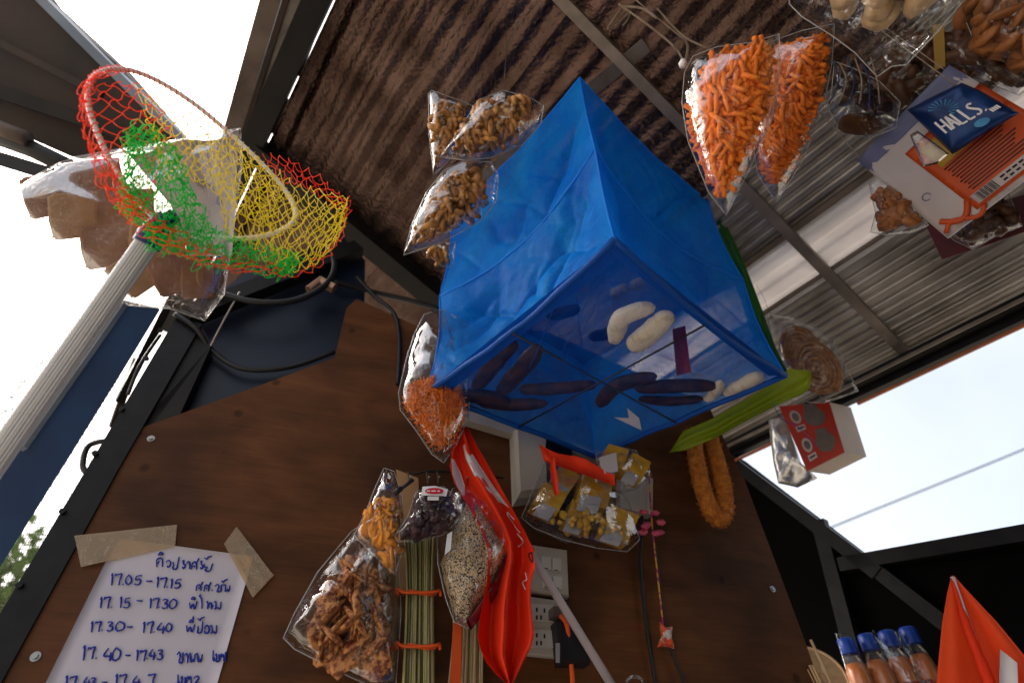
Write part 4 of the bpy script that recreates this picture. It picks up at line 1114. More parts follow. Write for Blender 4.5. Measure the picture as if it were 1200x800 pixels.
# straw bundles
def straws(name, label, x0, x1, xb0, xb1, y0, y1, off, n, m, ties, seed):
    rg = random.Random(seed)
    t = thing(name, label, 'straw bundle', PW((xb0 + xb1) / 2, y1, off))
    for k in range(n):
        u = rg.random(); w = rg.gauss(0, .35)
        o1 = off + .016 * w
        pts = [PW(x0 + (x1 - x0) * u, y0 + rg.uniform(-5, 5), o1), PW((x0 + x1) / 2 + (u - .5) * (x1 - x0) * .85, y0 + (y1 - y0) * .35, o1), PW((xb0 + xb1) / 2 + (u - .5) * (xb1 - xb0), y1 + rg.uniform(0, 40), o1 + rg.uniform(-.006, .006))]
        obj('straw', tube(pts, rg.uniform(.0011, .0018), 5, 4), m if rg.random() < .75 else M_straw3, t)
    for ty in ties:
        f = (ty - y0) / (y1 - y0); xc = (x0 + x1) / 2 * (1 - f) + (xb0 + xb1) / 2 * f; w = abs(x1 - x0) / 2 * .95
        pts = []
        for i in range(20):
            a = i / 20 * 6.283
            pts.append(PW(xc + math.cos(a) * (w + 1.5), ty + 1.5 * math.sin(a * 2), off + math.sin(a) * .017))
        obj('tie', tube(pts, .0028, 6, closed=True), M_orange_tie, t)
        obj('tie_knot', tube([PW(xc - w - 6, ty + 3, off + .01), PW(xc - w - 8, ty - 5, off + .012), PW(xc - w + 2, ty, off + .018), PW(xc + w, ty - 1, off + .018), PW(xc + w + 6, ty - 3, off + .012), PW(xc + w + 7, ty + 4, off + .01)], .0020, 6, 5), M_orange_tie, t)
    return t
straws('straw_bundle', 'green grass straw bundle tied with orange string under the raisin packet', 473, 511, 471, 509, 628, 800, .07, 70, M_straw, (694, 757), 1)
straws('straw_bundle', 'short dry straw bundle hanging under the sesame bag', 528, 570, 525, 566, 700, 800, .05, 34, M_straw2, (), 2)
os_ = obj('orange_strip', prism([PW(x, y, .085) for x, y in ((531, 730), (541, 726), (539, 830), (526, 830))], WN * .001), M_orangepack, None, smooth=False)
tagit(os_, 'flat orange strip hanging between the two straw bundles', 'strip')

# red-orange flag beside the sesame bag
FL = thing('red_flag', 'red-orange flag with white stripe rolled down its leaning pole', 'flag', PW(600, 660, .1))
obj('pole', tube([PW(545, 520, .10), PW(620, 645, .085), PW(740, 840, .06)], .0062, 12), mat('pale_pole', (.42, .36, .36), (.5, .44, .43), rough=.4, scale=10), FL)
rows_px = [(500, 536, 548), (520, 530, 560), (540, 527, 572), (560, 532, 583), (580, 544, 594), (600, 556, 605), (620, 566, 616), (640, 572, 625), (660, 572, 627), (680, 570, 622), (700, 566, 622), (720, 562, 624), (740, 560, 626), (755, 563, 622), (770, 570, 614), (785, 582, 607), (800, 594, 601)]
def flag_pt(i, k, K, lift=0.0):
    y, xl, xr = rows_px[i]; u = k / K
    f = i / (len(rows_px) - 1)
    tri = math.asin(math.sin(u * 12.5 + 1.2 + f * 1.2 + .5 * noise.noise(Vector((u * 2, f * 3, 9))))) / 1.571
    off = .125 + .024 * tri * min(1, .35 + f * 1.3) + .004 * noise.noise(Vector((u * 9, f * 9, 4))) + .006 * noise.noise(Vector((u * 3, f * 6, 1)))
    yy = y + (6 * math.sin(u * 6 + 1) if 0 < i < len(rows_px) - 1 else 0)
    return PW(xl + (xr - xl) * u, yy, off + lift)
obj('cloth', solid_sheet([[flag_pt(i, k, 28) for k in range(29)] for i in range(len(rows_px))], -WN * .0006), M_flag, FL)
def stripe(sp, name, m):
    rows = []
    for i, ua, ub in sp:
        i0 = int(i); fr = i - i0
        row = []
        for k in range(9):
            u = ua + (ub - ua) * k / 8
            a = flag_pt(i0, u * 28, 28, .0012); b = flag_pt(min(i0 + 1, len(rows_px) - 1), u * 28, 28, .0012)
            row.append(a.lerp(b, fr))
        rows.append(row)
    obj(name, solid_sheet(rows, -WN * .0004), m, FL)
stripe([(1.2, .40, .47), (2, .42, .62), (3, .46, .72), (4, .56, .80), (4.7, .66, .90)], 'white_stripe', M_flagwhite)
stripe([(1.6, .02, .10), (2.5, .02, .22), (3.2, .03, .20), (3.7, .03, .08)], 'white_stripe', M_flagwhite)
# white printed letters running down the fold
def ink_on_flag(pts, r, m):
    obj('printed_mark', tube([flag_pt(int(i), u * 28, 28, .0016).lerp(flag_pt(min(int(i) + 1, 16), u * 28, 28, .0016), i - int(i)) for i, u in pts], r, 5, 5), m, FL)
ink_on_flag([(5.5, .84), (5.2, .76), (5.5, .70), (6.0, .74), (6.3, .82)], .0012, M_flagwhite)
ink_on_flag([(6.5, .72), (6.8, .80), (7.1, .74), (7.3, .66)], .0012, M_flagwhite)
ink_on_flag([(8.6, .84), (8.9, .90), (9.2, .82), (9.5, .88)], .0010, M_flagwhite)
ink_on_flag([(7.2, .96), (7.5, .88), (7.8, .95), (7.2, .96)], .0010, M_blackprint)

# sleeve of the same flag on the pole
obj('sleeve', tube([PW(538, 506, .105), PW(575, 568, .10), PW(622, 648, .09)], [.006, .0075, .008, .008, .008, .0078], 12, 6), M_flag, FL)

# yellow snack cubes in a clear bag under the net
yp = WallPl(.09)
t = bag('snack_bag', 'clear bag of golden snack cubes with grey squares under the blue net', [(640, 538), (672, 534), (705, 556), (736, 588), (750, 632), (735, 646), (700, 642), (660, 632), (625, 618), (611, 606), (622, 580)], yp, .042, M_film2, 22, .3, .35)
def cube(cx, cy, s, a, off, par):
    ca, sa = math.cos(a) * s, math.sin(a) * s
    px = [(cx - ca + sa, cy - sa - ca), (cx + ca + sa, cy + sa - ca), (cx + ca - sa, cy + sa + ca), (cx - ca - sa, cy - sa + ca)]
    V, Fc = prism([PW(x, y, off) for x, y in px], WN * .030)
    o = obj('snack_cube', (V, Fc), M_goldbox, par, smooth=False)
    obj('grey_square', prism([PW(cx + (x - cx) * .7, cy + (y - cy) * .55 + s * .35, off + .0305) for x, y in px], WN * .0006), M_printgrey, o, smooth=False)
for cx, cy, s, a, off in ((638, 594, 15, .5, .072), (690, 584, 18, .25, .075), (718, 622, 17, .4, .078), (672, 612, 14, .35, .07), (655, 570, 13, .6, .068)):
    cube(cx, cy, s, a, off, t)
ch = lumps(4, .008, .006, .005, M_goldbox, 'crumb', .35, 33)
pieces(t, 'crumb', sample(yp.outline([(640, 600), (700, 600), (740, 634), (700, 638), (640, 620)]), yp.n, .03, 30, .5, .9, 8), ch, yp.n, .8, 1.4, None, 8)
t = bag('snack_bag', 'small clear packet of yellow snacks with white wrapper at the net corner', [(698, 532), (722, 522), (745, 528), (764, 556), (748, 574), (722, 580), (705, 566)], WallPl(.11), .022, M_film2, 24, .3, .3)
for cx, cy, s, a, off in ((714, 545, 12, .3, .10), (738, 556, 12, .5, .10)): cube(cx, cy, s, a, off, t)
obj('wrapper', prism([PW(x, y, .134) for x, y in ((702, 536), (722, 530), (724, 552), (706, 556))], WN * .001), M_packwhite, t, smooth=False)
rb = obj('orange_ribbon', solid_sheet([[PW(632 + k * 11, 520 + k * 4.2 + 3 * math.sin(k), .14 + .006 * math.sin(k * 1.6)) for k in range(9)], [PW(638 + k * 10.4, 540 + k * 3.6, .135 + .008 * math.sin(k * 1.2 + 1)) for k in range(9)]], -WN * .0008), M_flag, None)
tagit(rb, 'bright orange-red plastic band above the bag of golden cubes', 'band')
rb = obj('orange_ribbon', solid_sheet([[PW(644, 535, .14), PW(650, 536, .142)], [PW(646, 560, .145), PW(653, 560, .148)], [PW(650, 580, .14), PW(655, 579, .142)]], -WN * .0008), M_flag, None)
tagit(rb, 'short orange ribbon tail hanging over the golden cube bag', 'ribbon')

# pink ornament with its string, wrapper
PK = thing('hanging_charm', 'pink plastic charm on a candy-coloured string against the plywood', 'charm', PW(768, 620, .02))
rg = random.Random(3)
for k in range(9):
    p = PW(764 + rg.uniform(-11, 11), 613 + rg.uniform(-14, 14), .03 + rg.uniform(-.01, .01))
    obj('petal', pillow([p + Vector((math.cos(a) * .009, 0, math.sin(a) * .006)) for a in (0, 1, 2, 3, 4, 5)], (WN + Vector((rg.uniform(-.6, .6), 0, rg.uniform(-.6, .6)))).normalized(), .004, k, 4, .2, 2), M_pink, PK)
obj('string', tube([PW(760, 540, .02), PW(763, 600, .025), PW(769, 660, .012), PW(775, 712, .012), PW(778, 745, .012)], .0016, 6, 6), M_candy, PK)
cw = obj('candy_wrapper', pillow([PW(x, y, .016) for x, y in ((773, 728), (780, 735), (788, 733), (787, 748), (790, 760), (780, 757), (770, 758), (775, 745))], WN, .008, 5, 6, .4, 4), mat('candy_wrap', (.62, .08, .02), (.6, .5, .45), rough=.35, scale=70, lo=.5, hi=.54), None)
tagit(cw, 'small red and white candy wrapper at the end of the charm string', 'wrapper')
# orange fluffy loop
FU = thing('fluffy_garland', 'orange fluffy garland loop hanging on the plywood right of the net', 'garland', PW(828, 565, .03))
rg = random.Random(9)
path = smooth_path([PW(x, y, .035) for x, y in ((812, 508), (817, 545), (826, 580), (836, 602), (845, 606), (849, 594), (847, 570), (840, 540), (832, 512))], 10)
obj('core', tube(path, .0165, 10), M_fluff, FU)
geos = []
for p in path:
    for k in range(46):
        d = Vector((rg.gauss(0, 1), rg.gauss(0, 1), rg.gauss(0, 1))).normalized()
        q = p + d * .0150
        geos.append(tube([q, q + d * rg.uniform(.001, .0045) + Vector((rg.uniform(-.004, .004), 0, rg.uniform(-.004, .004)))], .0009, 3, cap=False))
obj('fluff', join(*geos), M_fluff, FU, kind='stuff')

# ------------------------------------------------------------------ fishing net
FN = thing('fishing_net', 'landing net with ribbed silver handle and red, yellow and green mesh', 'fishing net', P(175, 275, .60))
h0, h1 = P(-75, 640, .52), P(176, 280, .60)
h0 = h1 + (h0 - h1) * 2.6
ax = (h1 - h0).normalized(); sx = ax.orthogonal().normalized(); sy = ax.cross(sx)
V, Fc = [], []
S = 72
for e, p in enumerate((h0, h1)):
    for k in range(S):
        a = 2 * math.pi * k / S
        r = .0118 * (1 - .06 * (1 if k % 3 == 0 else 0))
        V.append(p + (sx * math.cos(a) + sy * math.sin(a)) * r)
for k in range(S): Fc.append((k, (k + 1) % S, S + (k + 1) % S, S + k))
Fc += [tuple(range(S - 1, -1, -1)), tuple(range(S, 2 * S))]
obj('handle', (V, Fc), M_alu, FN, smooth=False)
obj('collar', tube([h1 - ax * .008, h1 + ax * .002, h1 + ax * .010, h1 + ax * .03], [.0142, .0148, .0135, .010], 20, 4), M_blueplastic, FN)
obj('socket_block', tube([P(176, 280, .60), P(190, 262, .602), P(205, 252, .603)], [.010, .009, .008], 12, 4), M_blueplastic, FN)
hoop_px = [(196, 268, .60), (165, 240, .60), (140, 206, .595), (118, 165, .59), (104, 125, .59), (105, 97, .60), (122, 83, .61), (150, 82, .63), (185, 95, .655), (225, 120, .68), (262, 150, .70), (300, 185, .71), (328, 215, .71), (344, 240, .70), (345, 258, .68), (325, 272, .66), (290, 279, .64), (240, 278, .62)]
hoop = smooth_path([P(*q) for q in hoop_px] + [P(*hoop_px[0])], 6)[:-1]
obj('hoop', tube(hoop, .0028, 10, closed=True), M_printwhite, FN)
hx = []
for seg, mm in ((range(12, 62), M_red_net), (range(60, 100), M_yel_net)):       # mesh lashed round the hoop
    hx = []
    for i in seg:
        i = i % len(hoop)
        t_ = (hoop[(i + 1) % len(hoop)] - hoop[i]); o_ = t_.orthogonal().normalized(); b_ = t_.normalized().cross(o_)
        for k in range(10):
            a_ = k / 10 * 6.283
            hx.append(hoop[i] + t_ * (k / 10) + (o_ * math.cos(a_) + b_ * math.sin(a_)) * (.0037 + .0006 * math.sin(i * 3.1 + k)))
    obj('lashing', tube(hx, .0005, 4, cap=False), mm, FN)
def netting(rows, m, name, seed, r=.00048, jit=.0013, knots=True):
    """knotted diamond mesh over a grid of points; strands sag between the knots"""
    rg = random.Random(seed)
    R, Cn = len(rows), len(rows[0])
    G = [[p + Vector((rg.gauss(0, jit), rg.gauss(0, jit), rg.gauss(0, jit))) for p in row] for row in rows]
    geos = []
    for i in range(R - 1):
        for j in range(Cn):
            if (i + j) % 2: continue
            for dj in (-1, 1):
                if 0 <= j + dj < Cn:
                    a, b = G[i][j], G[i + 1][j + dj]
                    mid = a.lerp(b, .5) + Vector((rg.gauss(0, jit), rg.gauss(0, jit), -abs(rg.gauss(0, jit * 2.0))))
                    pp = []
                    ctl = mid * 2 - a.lerp(b, .5) + Vector((0, 0, -.12 * (b - a).length))
                    for q_ in range(6):
                        t_ = q_ / 5
                        pp.append(a * (1 - t_) ** 2 + ctl * 2 * t_ * (1 - t_) + b * t_ * t_)
                    geos.append(tube(pp, r, 4, cap=False))
            if knots:
                p = G[i][j]
                geos.append(([p + v * r * 2.1 for v in KV], KF))
    o = obj(name, join(*geos), m, FN)
    return o
KV = [Vector(v) for v in ((1, 0, 0), (-1, 0, 0), (0, 1, 0), (0, -1, 0), (0, 0, 1), (0, 0, -1))]
KF = [(0, 2, 4), (2, 1, 4), (1, 3, 4), (3, 0, 4), (2, 0, 5), (1, 2, 5), (3, 1, 5), (0, 3, 5)]
def patch(A, B, nr, nc, bulge=0.0, curve=None):
    """rows from edge A to edge B (lists of (x,y,d)), bulging towards the viewer"""
    a = smooth_path([Vector(q) for q in A], 10); b = smooth_path([Vector(q) for q in B], 10)
    def at_(pth, u):
        f = u * (len(pth) - 1); i = min(int(f), len(pth) - 2); return pth[i].lerp(pth[i + 1], f - i)
    rows = []
    for i in range(nr + 1):
        v = i / nr; row = []
        for j in range(nc + 1):
            q = at_(a, j / nc).lerp(at_(b, j / nc), v)
            row.append(P(q.x, q.y, q.z - bulge * math.sin(math.pi * v)))
        rows.append(row)
    return rows
# red mouth on the left: outside of the hoop and its front veil
netting(patch([(150, 82, .63), (118, 84, .61), (102, 105, .59), (104, 130, .59), (120, 170, .59), (142, 208, .595), (168, 244, .60)], [(126, 88, .57), (96, 98, .57), (94, 125, .56), (97, 160, .555), (112, 200, .555), (130, 235, .555), (152, 262, .56)], 4, 24, .01), M_red_net, 'red_mesh', 1)
netting(patch([(106, 100, .59), (104, 130, .59), (120, 168, .59), (140, 206, .595), (166, 242, .60)], [(172, 92, .645), (205, 128, .655), (206, 165, .65), (190, 190, .63), (185, 230, .61)], 8, 18, .02), M_red_net, 'red_mesh', 2)
netting(patch([(96, 150, .555), (110, 195, .555), (128, 230, .555), (150, 260, .56), (180, 285, .56), (220, 305, .575), (270, 318, .60), (330, 324, .62)], [(140, 205, .58), (158, 232, .58), (178, 248, .58), (200, 262, .585), (230, 280, .59), (260, 292, .60), (295, 300, .61), (335, 308, .62)], 5, 32, .012), M_red_net, 'red_mesh', 3)
# far red rim at the right
netting(patch([(308, 180, .74), (330, 183, .75), (356, 194, .75), (382, 212, .74), (404, 232, .72)], [(330, 215, .72), (345, 216, .73), (360, 222, .73), (378, 232, .73), (396, 246, .71)], 5, 18, .0), M_red_net, 'red_mesh', 4)
# yellow: upper veil and right bulge
netting(patch([(160, 100, .645), (195, 112, .665), (228, 128, .68), (265, 152, .70), (302, 186, .71), (330, 216, .71)], [(196, 215, .62), (215, 208, .63), (235, 215, .64), (258, 228, .64), (288, 255, .65), (318, 268, .66)], 15, 30, .02), M_yel_net, 'yellow_mesh', 5)
netting(patch([(245, 160, .68), (275, 165, .69), (310, 190, .70), (345, 212, .70), (378, 222, .70), (408, 232, .70)], [(262, 268, .62), (285, 285, .62), (310, 300, .62), (340, 318, .62), (372, 308, .64), (402, 266, .68)], 12, 28, .045), M_yel_net, 'yellow_mesh', 6)
netting(patch([(300, 200, .74), (330, 222, .745), (360, 232, .74), (392, 240, .73), (408, 240, .715)], [(300, 300, .70), (320, 314, .69), (345, 318, .68), (372, 308, .68), (398, 280, .69)], 11, 21, -.02), M_yel_net, 'yellow_mesh', 7)
netting(patch([(408, 228, .70), (411, 245, .70), (402, 275, .69), (388, 300, .68), (365, 318, .66), (335, 325, .64)], [(404, 232, .71), (404, 248, .71), (396, 275, .70), (380, 296, .69), (358, 312, .67), (330, 320, .65)], 2, 20, 0), M_red_net, 'red_mesh', 8)
# green: bunched toe of the net gathered in the middle
netting(patch([(150, 152, .60), (165, 142, .60), (185, 150, .61), (200, 165, .62), (210, 180, .62)], [(148, 240, .59), (165, 262, .59), (190, 280, .59), (220, 290, .60), (250, 300, .61)], 22, 16, .02), M_grn_net, 'green_mesh', 9, r=.00042, jit=.0022)
netting(patch([(148, 170, .605), (155, 150, .605), (170, 146, .61), (185, 152, .61)], [(142, 245, .585), (150, 250, .585), (158, 258, .59), (172, 262, .59)], 22, 12, .01), M_grn_net, 'green_mesh', 10, r=.00042, jit=.0022)
netting(patch([(170, 258, .59), (200, 262, .60), (235, 262, .61), (280, 275, .62), (330, 288, .63), (352, 300, .63)], [(180, 288, .58), (215, 300, .585), (250, 312, .60), (285, 318, .61), (318, 320, .62), (340, 320, .62)], 14, 38, .015), M_grn_net, 'green_mesh', 11, r=.00042, jit=.0024)
netting(patch([(195, 160, .62), (206, 175, .62), (215, 200, .63), (225, 225, .63)], [(180, 250, .60), (200, 268, .60), (230, 280, .60), (262, 290, .61)], 18, 14, .01), M_grn_net, 'green_mesh', 12, r=.00042, jit=.0024)
# dark cloth net outside, at the left edge
DN = thing('black_mesh_cloth', 'black mesh cloth stretched beyond the silver net handle at the left edge', 'mesh cloth', P(10, 480, 1.4))
rows = [[P(-60 + 12.5 * j - i * 6, 520 - j * 11.5 + i * 9, 1.4) for j in range(11)] for i in range(16)]
FN_keep = FN; FN = DN
netting(rows, M_black, 'mesh', 15, r=.0012, jit=.0015, knots=False)
FN = FN_keep

# ------------------------------------------------------------------ right: coil snack, red carton, silver packet
cpz = Pl(952, 425, 1.12, .45)
t = bag('snack_bag', 'clear bag with two brown spiral coil snacks above the red carton', [(898, 366), (925, 370), (950, 380), (975, 395), (986, 420), (1006, 458), (985, 466), (965, 472), (928, 470), (916, 440), (905, 400)], cpz, .03, M_film2, 31, .25, .3, string=(902, 368))
def coil(cx, cy, rx, ry, off, par, seed):
    pts = []
    for i in range(110):
        a = i / 110 * 6.283 * 5.2; f = .06 + .94 * i / 110
        pts.append(cpz(cx + math.cos(a) * rx * f + .25 * ry * f * math.sin(a), cy + math.sin(a) * ry * f, off + .002 * math.sin(a * 3)))
    obj('coil', tube(pts, .0054, 7), M_curl_coil, par)
M_curl_coil = mat('coil_brown', (.20, .085, .035), (.32, .15, .07), rough=.6, scale=90, bump=.5)
coil(938, 410, 24, 28, .002, t, 1); coil(957, 432, 27, 33, .014, t, 2)
RC = thing('red_carton', 'red snack carton with grey rounded prints hanging against the sky', 'carton', P(965, 510, 1.22))
rp_ = Pl(960, 510, 1.2, .55)
fr = [(913, 476), (972, 471), (990, 530), (946, 552)]
ext = (rp_(1000, 466, -.07) - rp_(972, 471)); ext2 = RT * .045 - rp_.n * .045
F3 = rp_.outline(fr)
obj('box', prism(F3, ext2), mat('tan_carton', (.36, .29, .24), (.44, .36, .30), rough=.5, scale=12), RC, smooth=False)
obj('front_print', prism([p + rp_.n * .0004 for p in F3], rp_.n * .0006), M_redpack, RC, smooth=False)
def rq(u, v, off):
    a = F3[0].lerp(F3[1], u); b = F3[3].lerp(F3[2], u)
    return a.lerp(b, v) + rp_.n * off
def disc(cu, cv, ru, rv, off, n=20, w=0):
    return [rq(cu + ru * math.cos(k * 6.283 / n), cv + rv * math.sin(k * 6.283 / n), off) for k in range(n)]
for cu, cv in ((.62, .24), (.66, .70)):
    g_ = join(prism(disc(cu, cv, .22, .17, .0012), rp_.n * .0006), prism(disc(cu - .02, cv - .12, .14, .12, .0015), rp_.n * .0006),
              prism([rq(cu - .15, cv - .16, .0012), rq(cu - .12, cv - .27, .0012), rq(cu - .05, cv - .19, .0012)], rp_.n * .0006), prism([rq(cu + .02, cv - .19, .0012), rq(cu + .09, cv - .27, .0012), rq(cu + .12, cv - .15, .0012)], rp_.n * .0006))
    obj('grey_shape', g_, M_greyblob, RC, smooth=False)
for cu, cv in ((.24, .20), (.24, .66)):
    obj('pale_oval', prism(disc(cu, cv, .11, .11, .0012), rp_.n * .0006), M_packwhite, RC, smooth=False)
    obj('oval_dot', prism(disc(cu, cv, .07, .07, .002), rp_.n * .0004), M_greyblob, RC, smooth=False)
    obj('pale_tag', prism([rq(cu - .09, cv + .15, .0012), rq(cu + .12, cv + .13, .0012), rq(cu + .12, cv + .22, .0012), rq(cu - .09, cv + .24, .0012)], rp_.n * .0006), M_packwhite, RC, smooth=False)
    obj('tag_line', prism([rq(cu - .06, cv + .18, .002), rq(cu + .09, cv + .165, .002), rq(cu + .09, cv + .19, .002), rq(cu - .06, cv + .205, .002)], rp_.n * .0004), M_blackprint, RC, smooth=False)
obj('string', tube([rq(.9, 0, -.02), on_plane_roof(rq(.9, 0, -.02))], .0009, 5), M_raffia, RC)
svp = Pl(930, 530, 1.24, .5)
sv = obj('silver_packet', pillow(svp.outline([(900, 490), (916, 484), (925, 500), (940, 545), (958, 560), (935, 571), (912, 566), (906, 540)]), svp.n, .018, 41, 9, .6, 5, crease=.6), M_silver, None)
tagit(sv, 'crumpled silver packet hanging left of the red carton', 'packet')

# ------------------------------------------------------------------ upper right cluster of hanging packets
tp = Pl(1030, 20, .66, .6)
t = bag('snack_bag', 'large empty-cornered clear bag of cream puffs at the top edge', [(924, -70), (925, 5), (940, 20), (975, 42), (1002, 62), (1028, 90), (1045, 78), (1062, 76), (1100, 36), (1130, 0), (1150, -70)], tp, .05, M_film2, 51, .3, .5)
ch = lumps(5, .020, .017, .014, M_creamlump, 'puff', .25, 43)
pieces(t, 'puff', sample(tp.outline([(950, -65), (985, 8), (1030, 22), (1075, 12), (1105, -20), (1130, -65)]), tp.n, .035, 26, .5, .9, 11), ch, tp.n, .8, 1.3, None, 11)
bp_ = Pl(1180, 20, .78, .6)
t = bag('snack_bag', 'bag of reddish brown crisps in the top right corner', [(1122, -50), (1126, 10), (1140, 45), (1175, 72), (1215, 82), (1270, 60), (1270, -60)], bp_, .045, M_film, 52, .25, .3)
ch = lumps(5, .020, .018, .006, M_brownsnack, 'crisp', .3, 53)
pieces(t, 'crisp', sample(bp_.outline([(1130, -45), (1135, 15), (1150, 45), (1180, 66), (1215, 74), (1260, 50), (1260, -50)]), bp_.n, .04, 80, .6, .95, 12), ch, bp_.n, .9, 1.5, None, 12)
dp = Pl(1150, 80, .84, .6)
t = bag('snack_bag', 'bag of long dark brown pods below the crisps bag', [(1095, 45), (1130, 30), (1180, 60), (1215, 95), (1195, 112), (1150, 95), (1105, 72)], dp, .022, M_film, 54, .25, .3)
ch = [mesh_data('pod', *lump(.008, .008, .024, k, .2), M_darkpod) for k in range(4)]
pieces(t, 'pod', sample(dp.outline([(1100, 48), (1130, 36), (1178, 64), (1206, 94), (1190, 106), (1150, 90), (1108, 70)]), dp.n, .018, 40, .6, .9, 13), ch, dp.n, .9, 1.3, .3, 13)
yb = obj('yellow_band', prism(Pl(1100, 60, .86, .6).outline([(1093, 30), (1106, 28), (1108, 78), (1096, 82)]), FW * .001), mat('ochre_band', (.25, .14, .01), rough=.5), None, smooth=False)
tagit(yb, 'narrow ochre band hanging behind the cream puff bag', 'band')
kp = Pl(1015, 120, .86, .6)
t = bag('snack_bag', 'clear bag holding dark brown preserved fruit beside the orange sticks', [(978, 72), (1000, 80), (1030, 95), (1055, 120), (1050, 150), (1020, 162), (985, 155), (972, 130)], kp, .028, M_film2, 56, .35, .4)
for k, (x, y, a, b, off) in enumerate(((1008, 146, 28, 14, .012), (1028, 120, 26, 17, .0), (1005, 105, 20, 12, -.01))):
    p = kp(x, y, off); s = .80 / FPX
    V, Fc = lump(a * s, .012, b * s, k + 7, .15, ICO2)
    obj('fruit', ([p + RT * v.x + kp.n * v.y + UP * v.z for v in V], Fc), M_darkpod if k != 1 else M_raisin, t)
for k in range(6):
    x0 = 975 + k * 9
    obj('raffia_tie', tube([kp(x0, 70 + 5 * math.sin(k * 2), .02), kp(x0 + 8, 95, .03), kp(x0 - 4 + k * 3, 122, .03)], .0011, 5, 4), M_raffia if k % 2 else M_blueplastic, t)

xp = Pl(1050, 95, .98, .6)
t = bag('snack_bag', 'dim bag of dark mixed nuts behind the clear cream puff bag', [(962, 70), (1000, 40), (1060, 30), (1110, 45), (1140, 95), (1100, 135), (1060, 150), (1010, 140), (970, 115)], xp, .03, M_film, 58, .3, .3)
ch = lumps(5, .020, .015, .012, M_darkpod, 'nut', .25, 83)
pieces(t, 'nut', sample(xp.outline([(972, 72), (1005, 48), (1060, 40), (1102, 52), (1128, 95), (1096, 126), (1060, 138), (1012, 130), (978, 108)]), xp.n, .026, 110, .5, .95, 18), ch, xp.n, .8, 1.4, None, 18)
ob = Pl(1120, 185, .80, .7)
OPK = thing('orange_packet', 'large orange and white printed packet behind the navy pouch', 'packet', ob(1120, 185))
def quad_print(par, corners_, pl_o):
    def f(u, v, off):
        a, b, c, d = corners_
        x = (a[0] * (1 - u) + b[0] * u) * (1 - v) + (d[0] * (1 - u) + c[0] * u) * v
        y = (a[1] * (1 - u) + b[1] * u) * (1 - v) + (d[1] * (1 - u) + c[1] * u) * v
        return pl_o(x, y, off)
    return f
# packet frame: u runs along the long top edge, v down
oc = [(1004, 188), (1112, 76), (1262, 165), (1110, 279)]
oq = quad_print(OPK, oc, ob)
def obulge(u, v): return .010 * (max(0, 16 * u * (1 - u) * v * (1 - v))) ** .5 + .006 * noise.noise(Vector((u * 5, v * 6, 3))) + .002 * noise.noise(Vector((u * 17, v * 15, 5)))
def opatch(u0, u1, v0, v1, m, name, lift, n=10, shear=0.0):
    rows = [[oq(u0 + (u1 - u0) * j / n + shear * i / n, v0 + (v1 - v0) * i / n, obulge(u0 + (u1 - u0) * j / n + shear * i / n, v0 + (v1 - v0) * i / n) + lift) for j in range(n + 1)] for i in range(n + 1)]
    return obj(name, solid_sheet(rows, -ob.n * .0004), m, OPK)
rows = [[oq(j / 16, i / 16, obulge(j / 16, i / 16)) for j in range(17)] for i in range(17)]
obj('packet_front', solid_sheet(rows, -ob.n * .012), M_packwhite, OPK)
opatch(.0, 1, .0, .13, M_lilac, 'lilac_band', .0012)
for k in range(26):
    u = (k + .2) / 26
    obj('zigzag_tooth', prism([oq(u, .128, .0035), oq(u + .03, .128, .0035), oq(u + .015, .165, .0035)], ob.n * .0005), M_lilac, OPK, smooth=False)
opatch(.26, 1, .24, .96, M_orangepack, 'orange_field', .0012, 14)
opatch(.34, .62, .30, .52, M_yellowprint, 'yellow_label', .0024, 6)
for k in range(11):
    v = .54 + k * .026
    opatch(.34 + .01 * (k % 3), .86 - .03 * (k % 4), v, v + .010, M_blackprint, 'text_line', .0026, 12)
opatch(.70, .84, .34, .44, M_printwhite, 'white_panel', .0026, 4)
opatch(.30, .98, .84, .93, M_packwhite, 'white_panel', .0026, 12)
for k in range(14):
    opatch(.33 + k * .0105, .33 + k * .0105 + (.006 if k % 3 else .003), .845, .925, M_blackprint, 'barcode_bar', .0038, 2)
for k in range(9):
    opatch(.52 + k * .05, .555 + k * .05, .86, .875, M_blackprint, 'text_line', .0038, 2)
    opatch(.52 + k * .05, .55 + k * .05, .895, .91, M_blackprint, 'text_line', .0038, 2)
sw = [oq(.05 + .22 * t_ / 12, .80 + .10 * math.sin(t_ / 12 * 3.14) + .05, .004) for t_ in range(13)]
obj('orange_swirl', tube(sw, .0045, 6), M_orangepack, OPK)
obj('orange_swirl', tube([oq(.02 + .3 * t_ / 12, .96 - .05 * math.sin(t_ / 12 * 6.28), .004) for t_ in range(13)], .0035, 6), M_orangepack, OPK)
for u, v in ((.10, .36), (.12, .62)):
    obj('blue_ring', tube([oq(u + .03 * math.cos(a * .4), v + .03 * math.sin(a * .4), .004) for a in range(16)], .0008, 5, closed=True), M_lilac, OPK)
obj('string', tube([oq(.95, .0, -.006), on_plane_roof(oq(.95, .0, -.006))], .0009, 5), M_raffia, OPK)
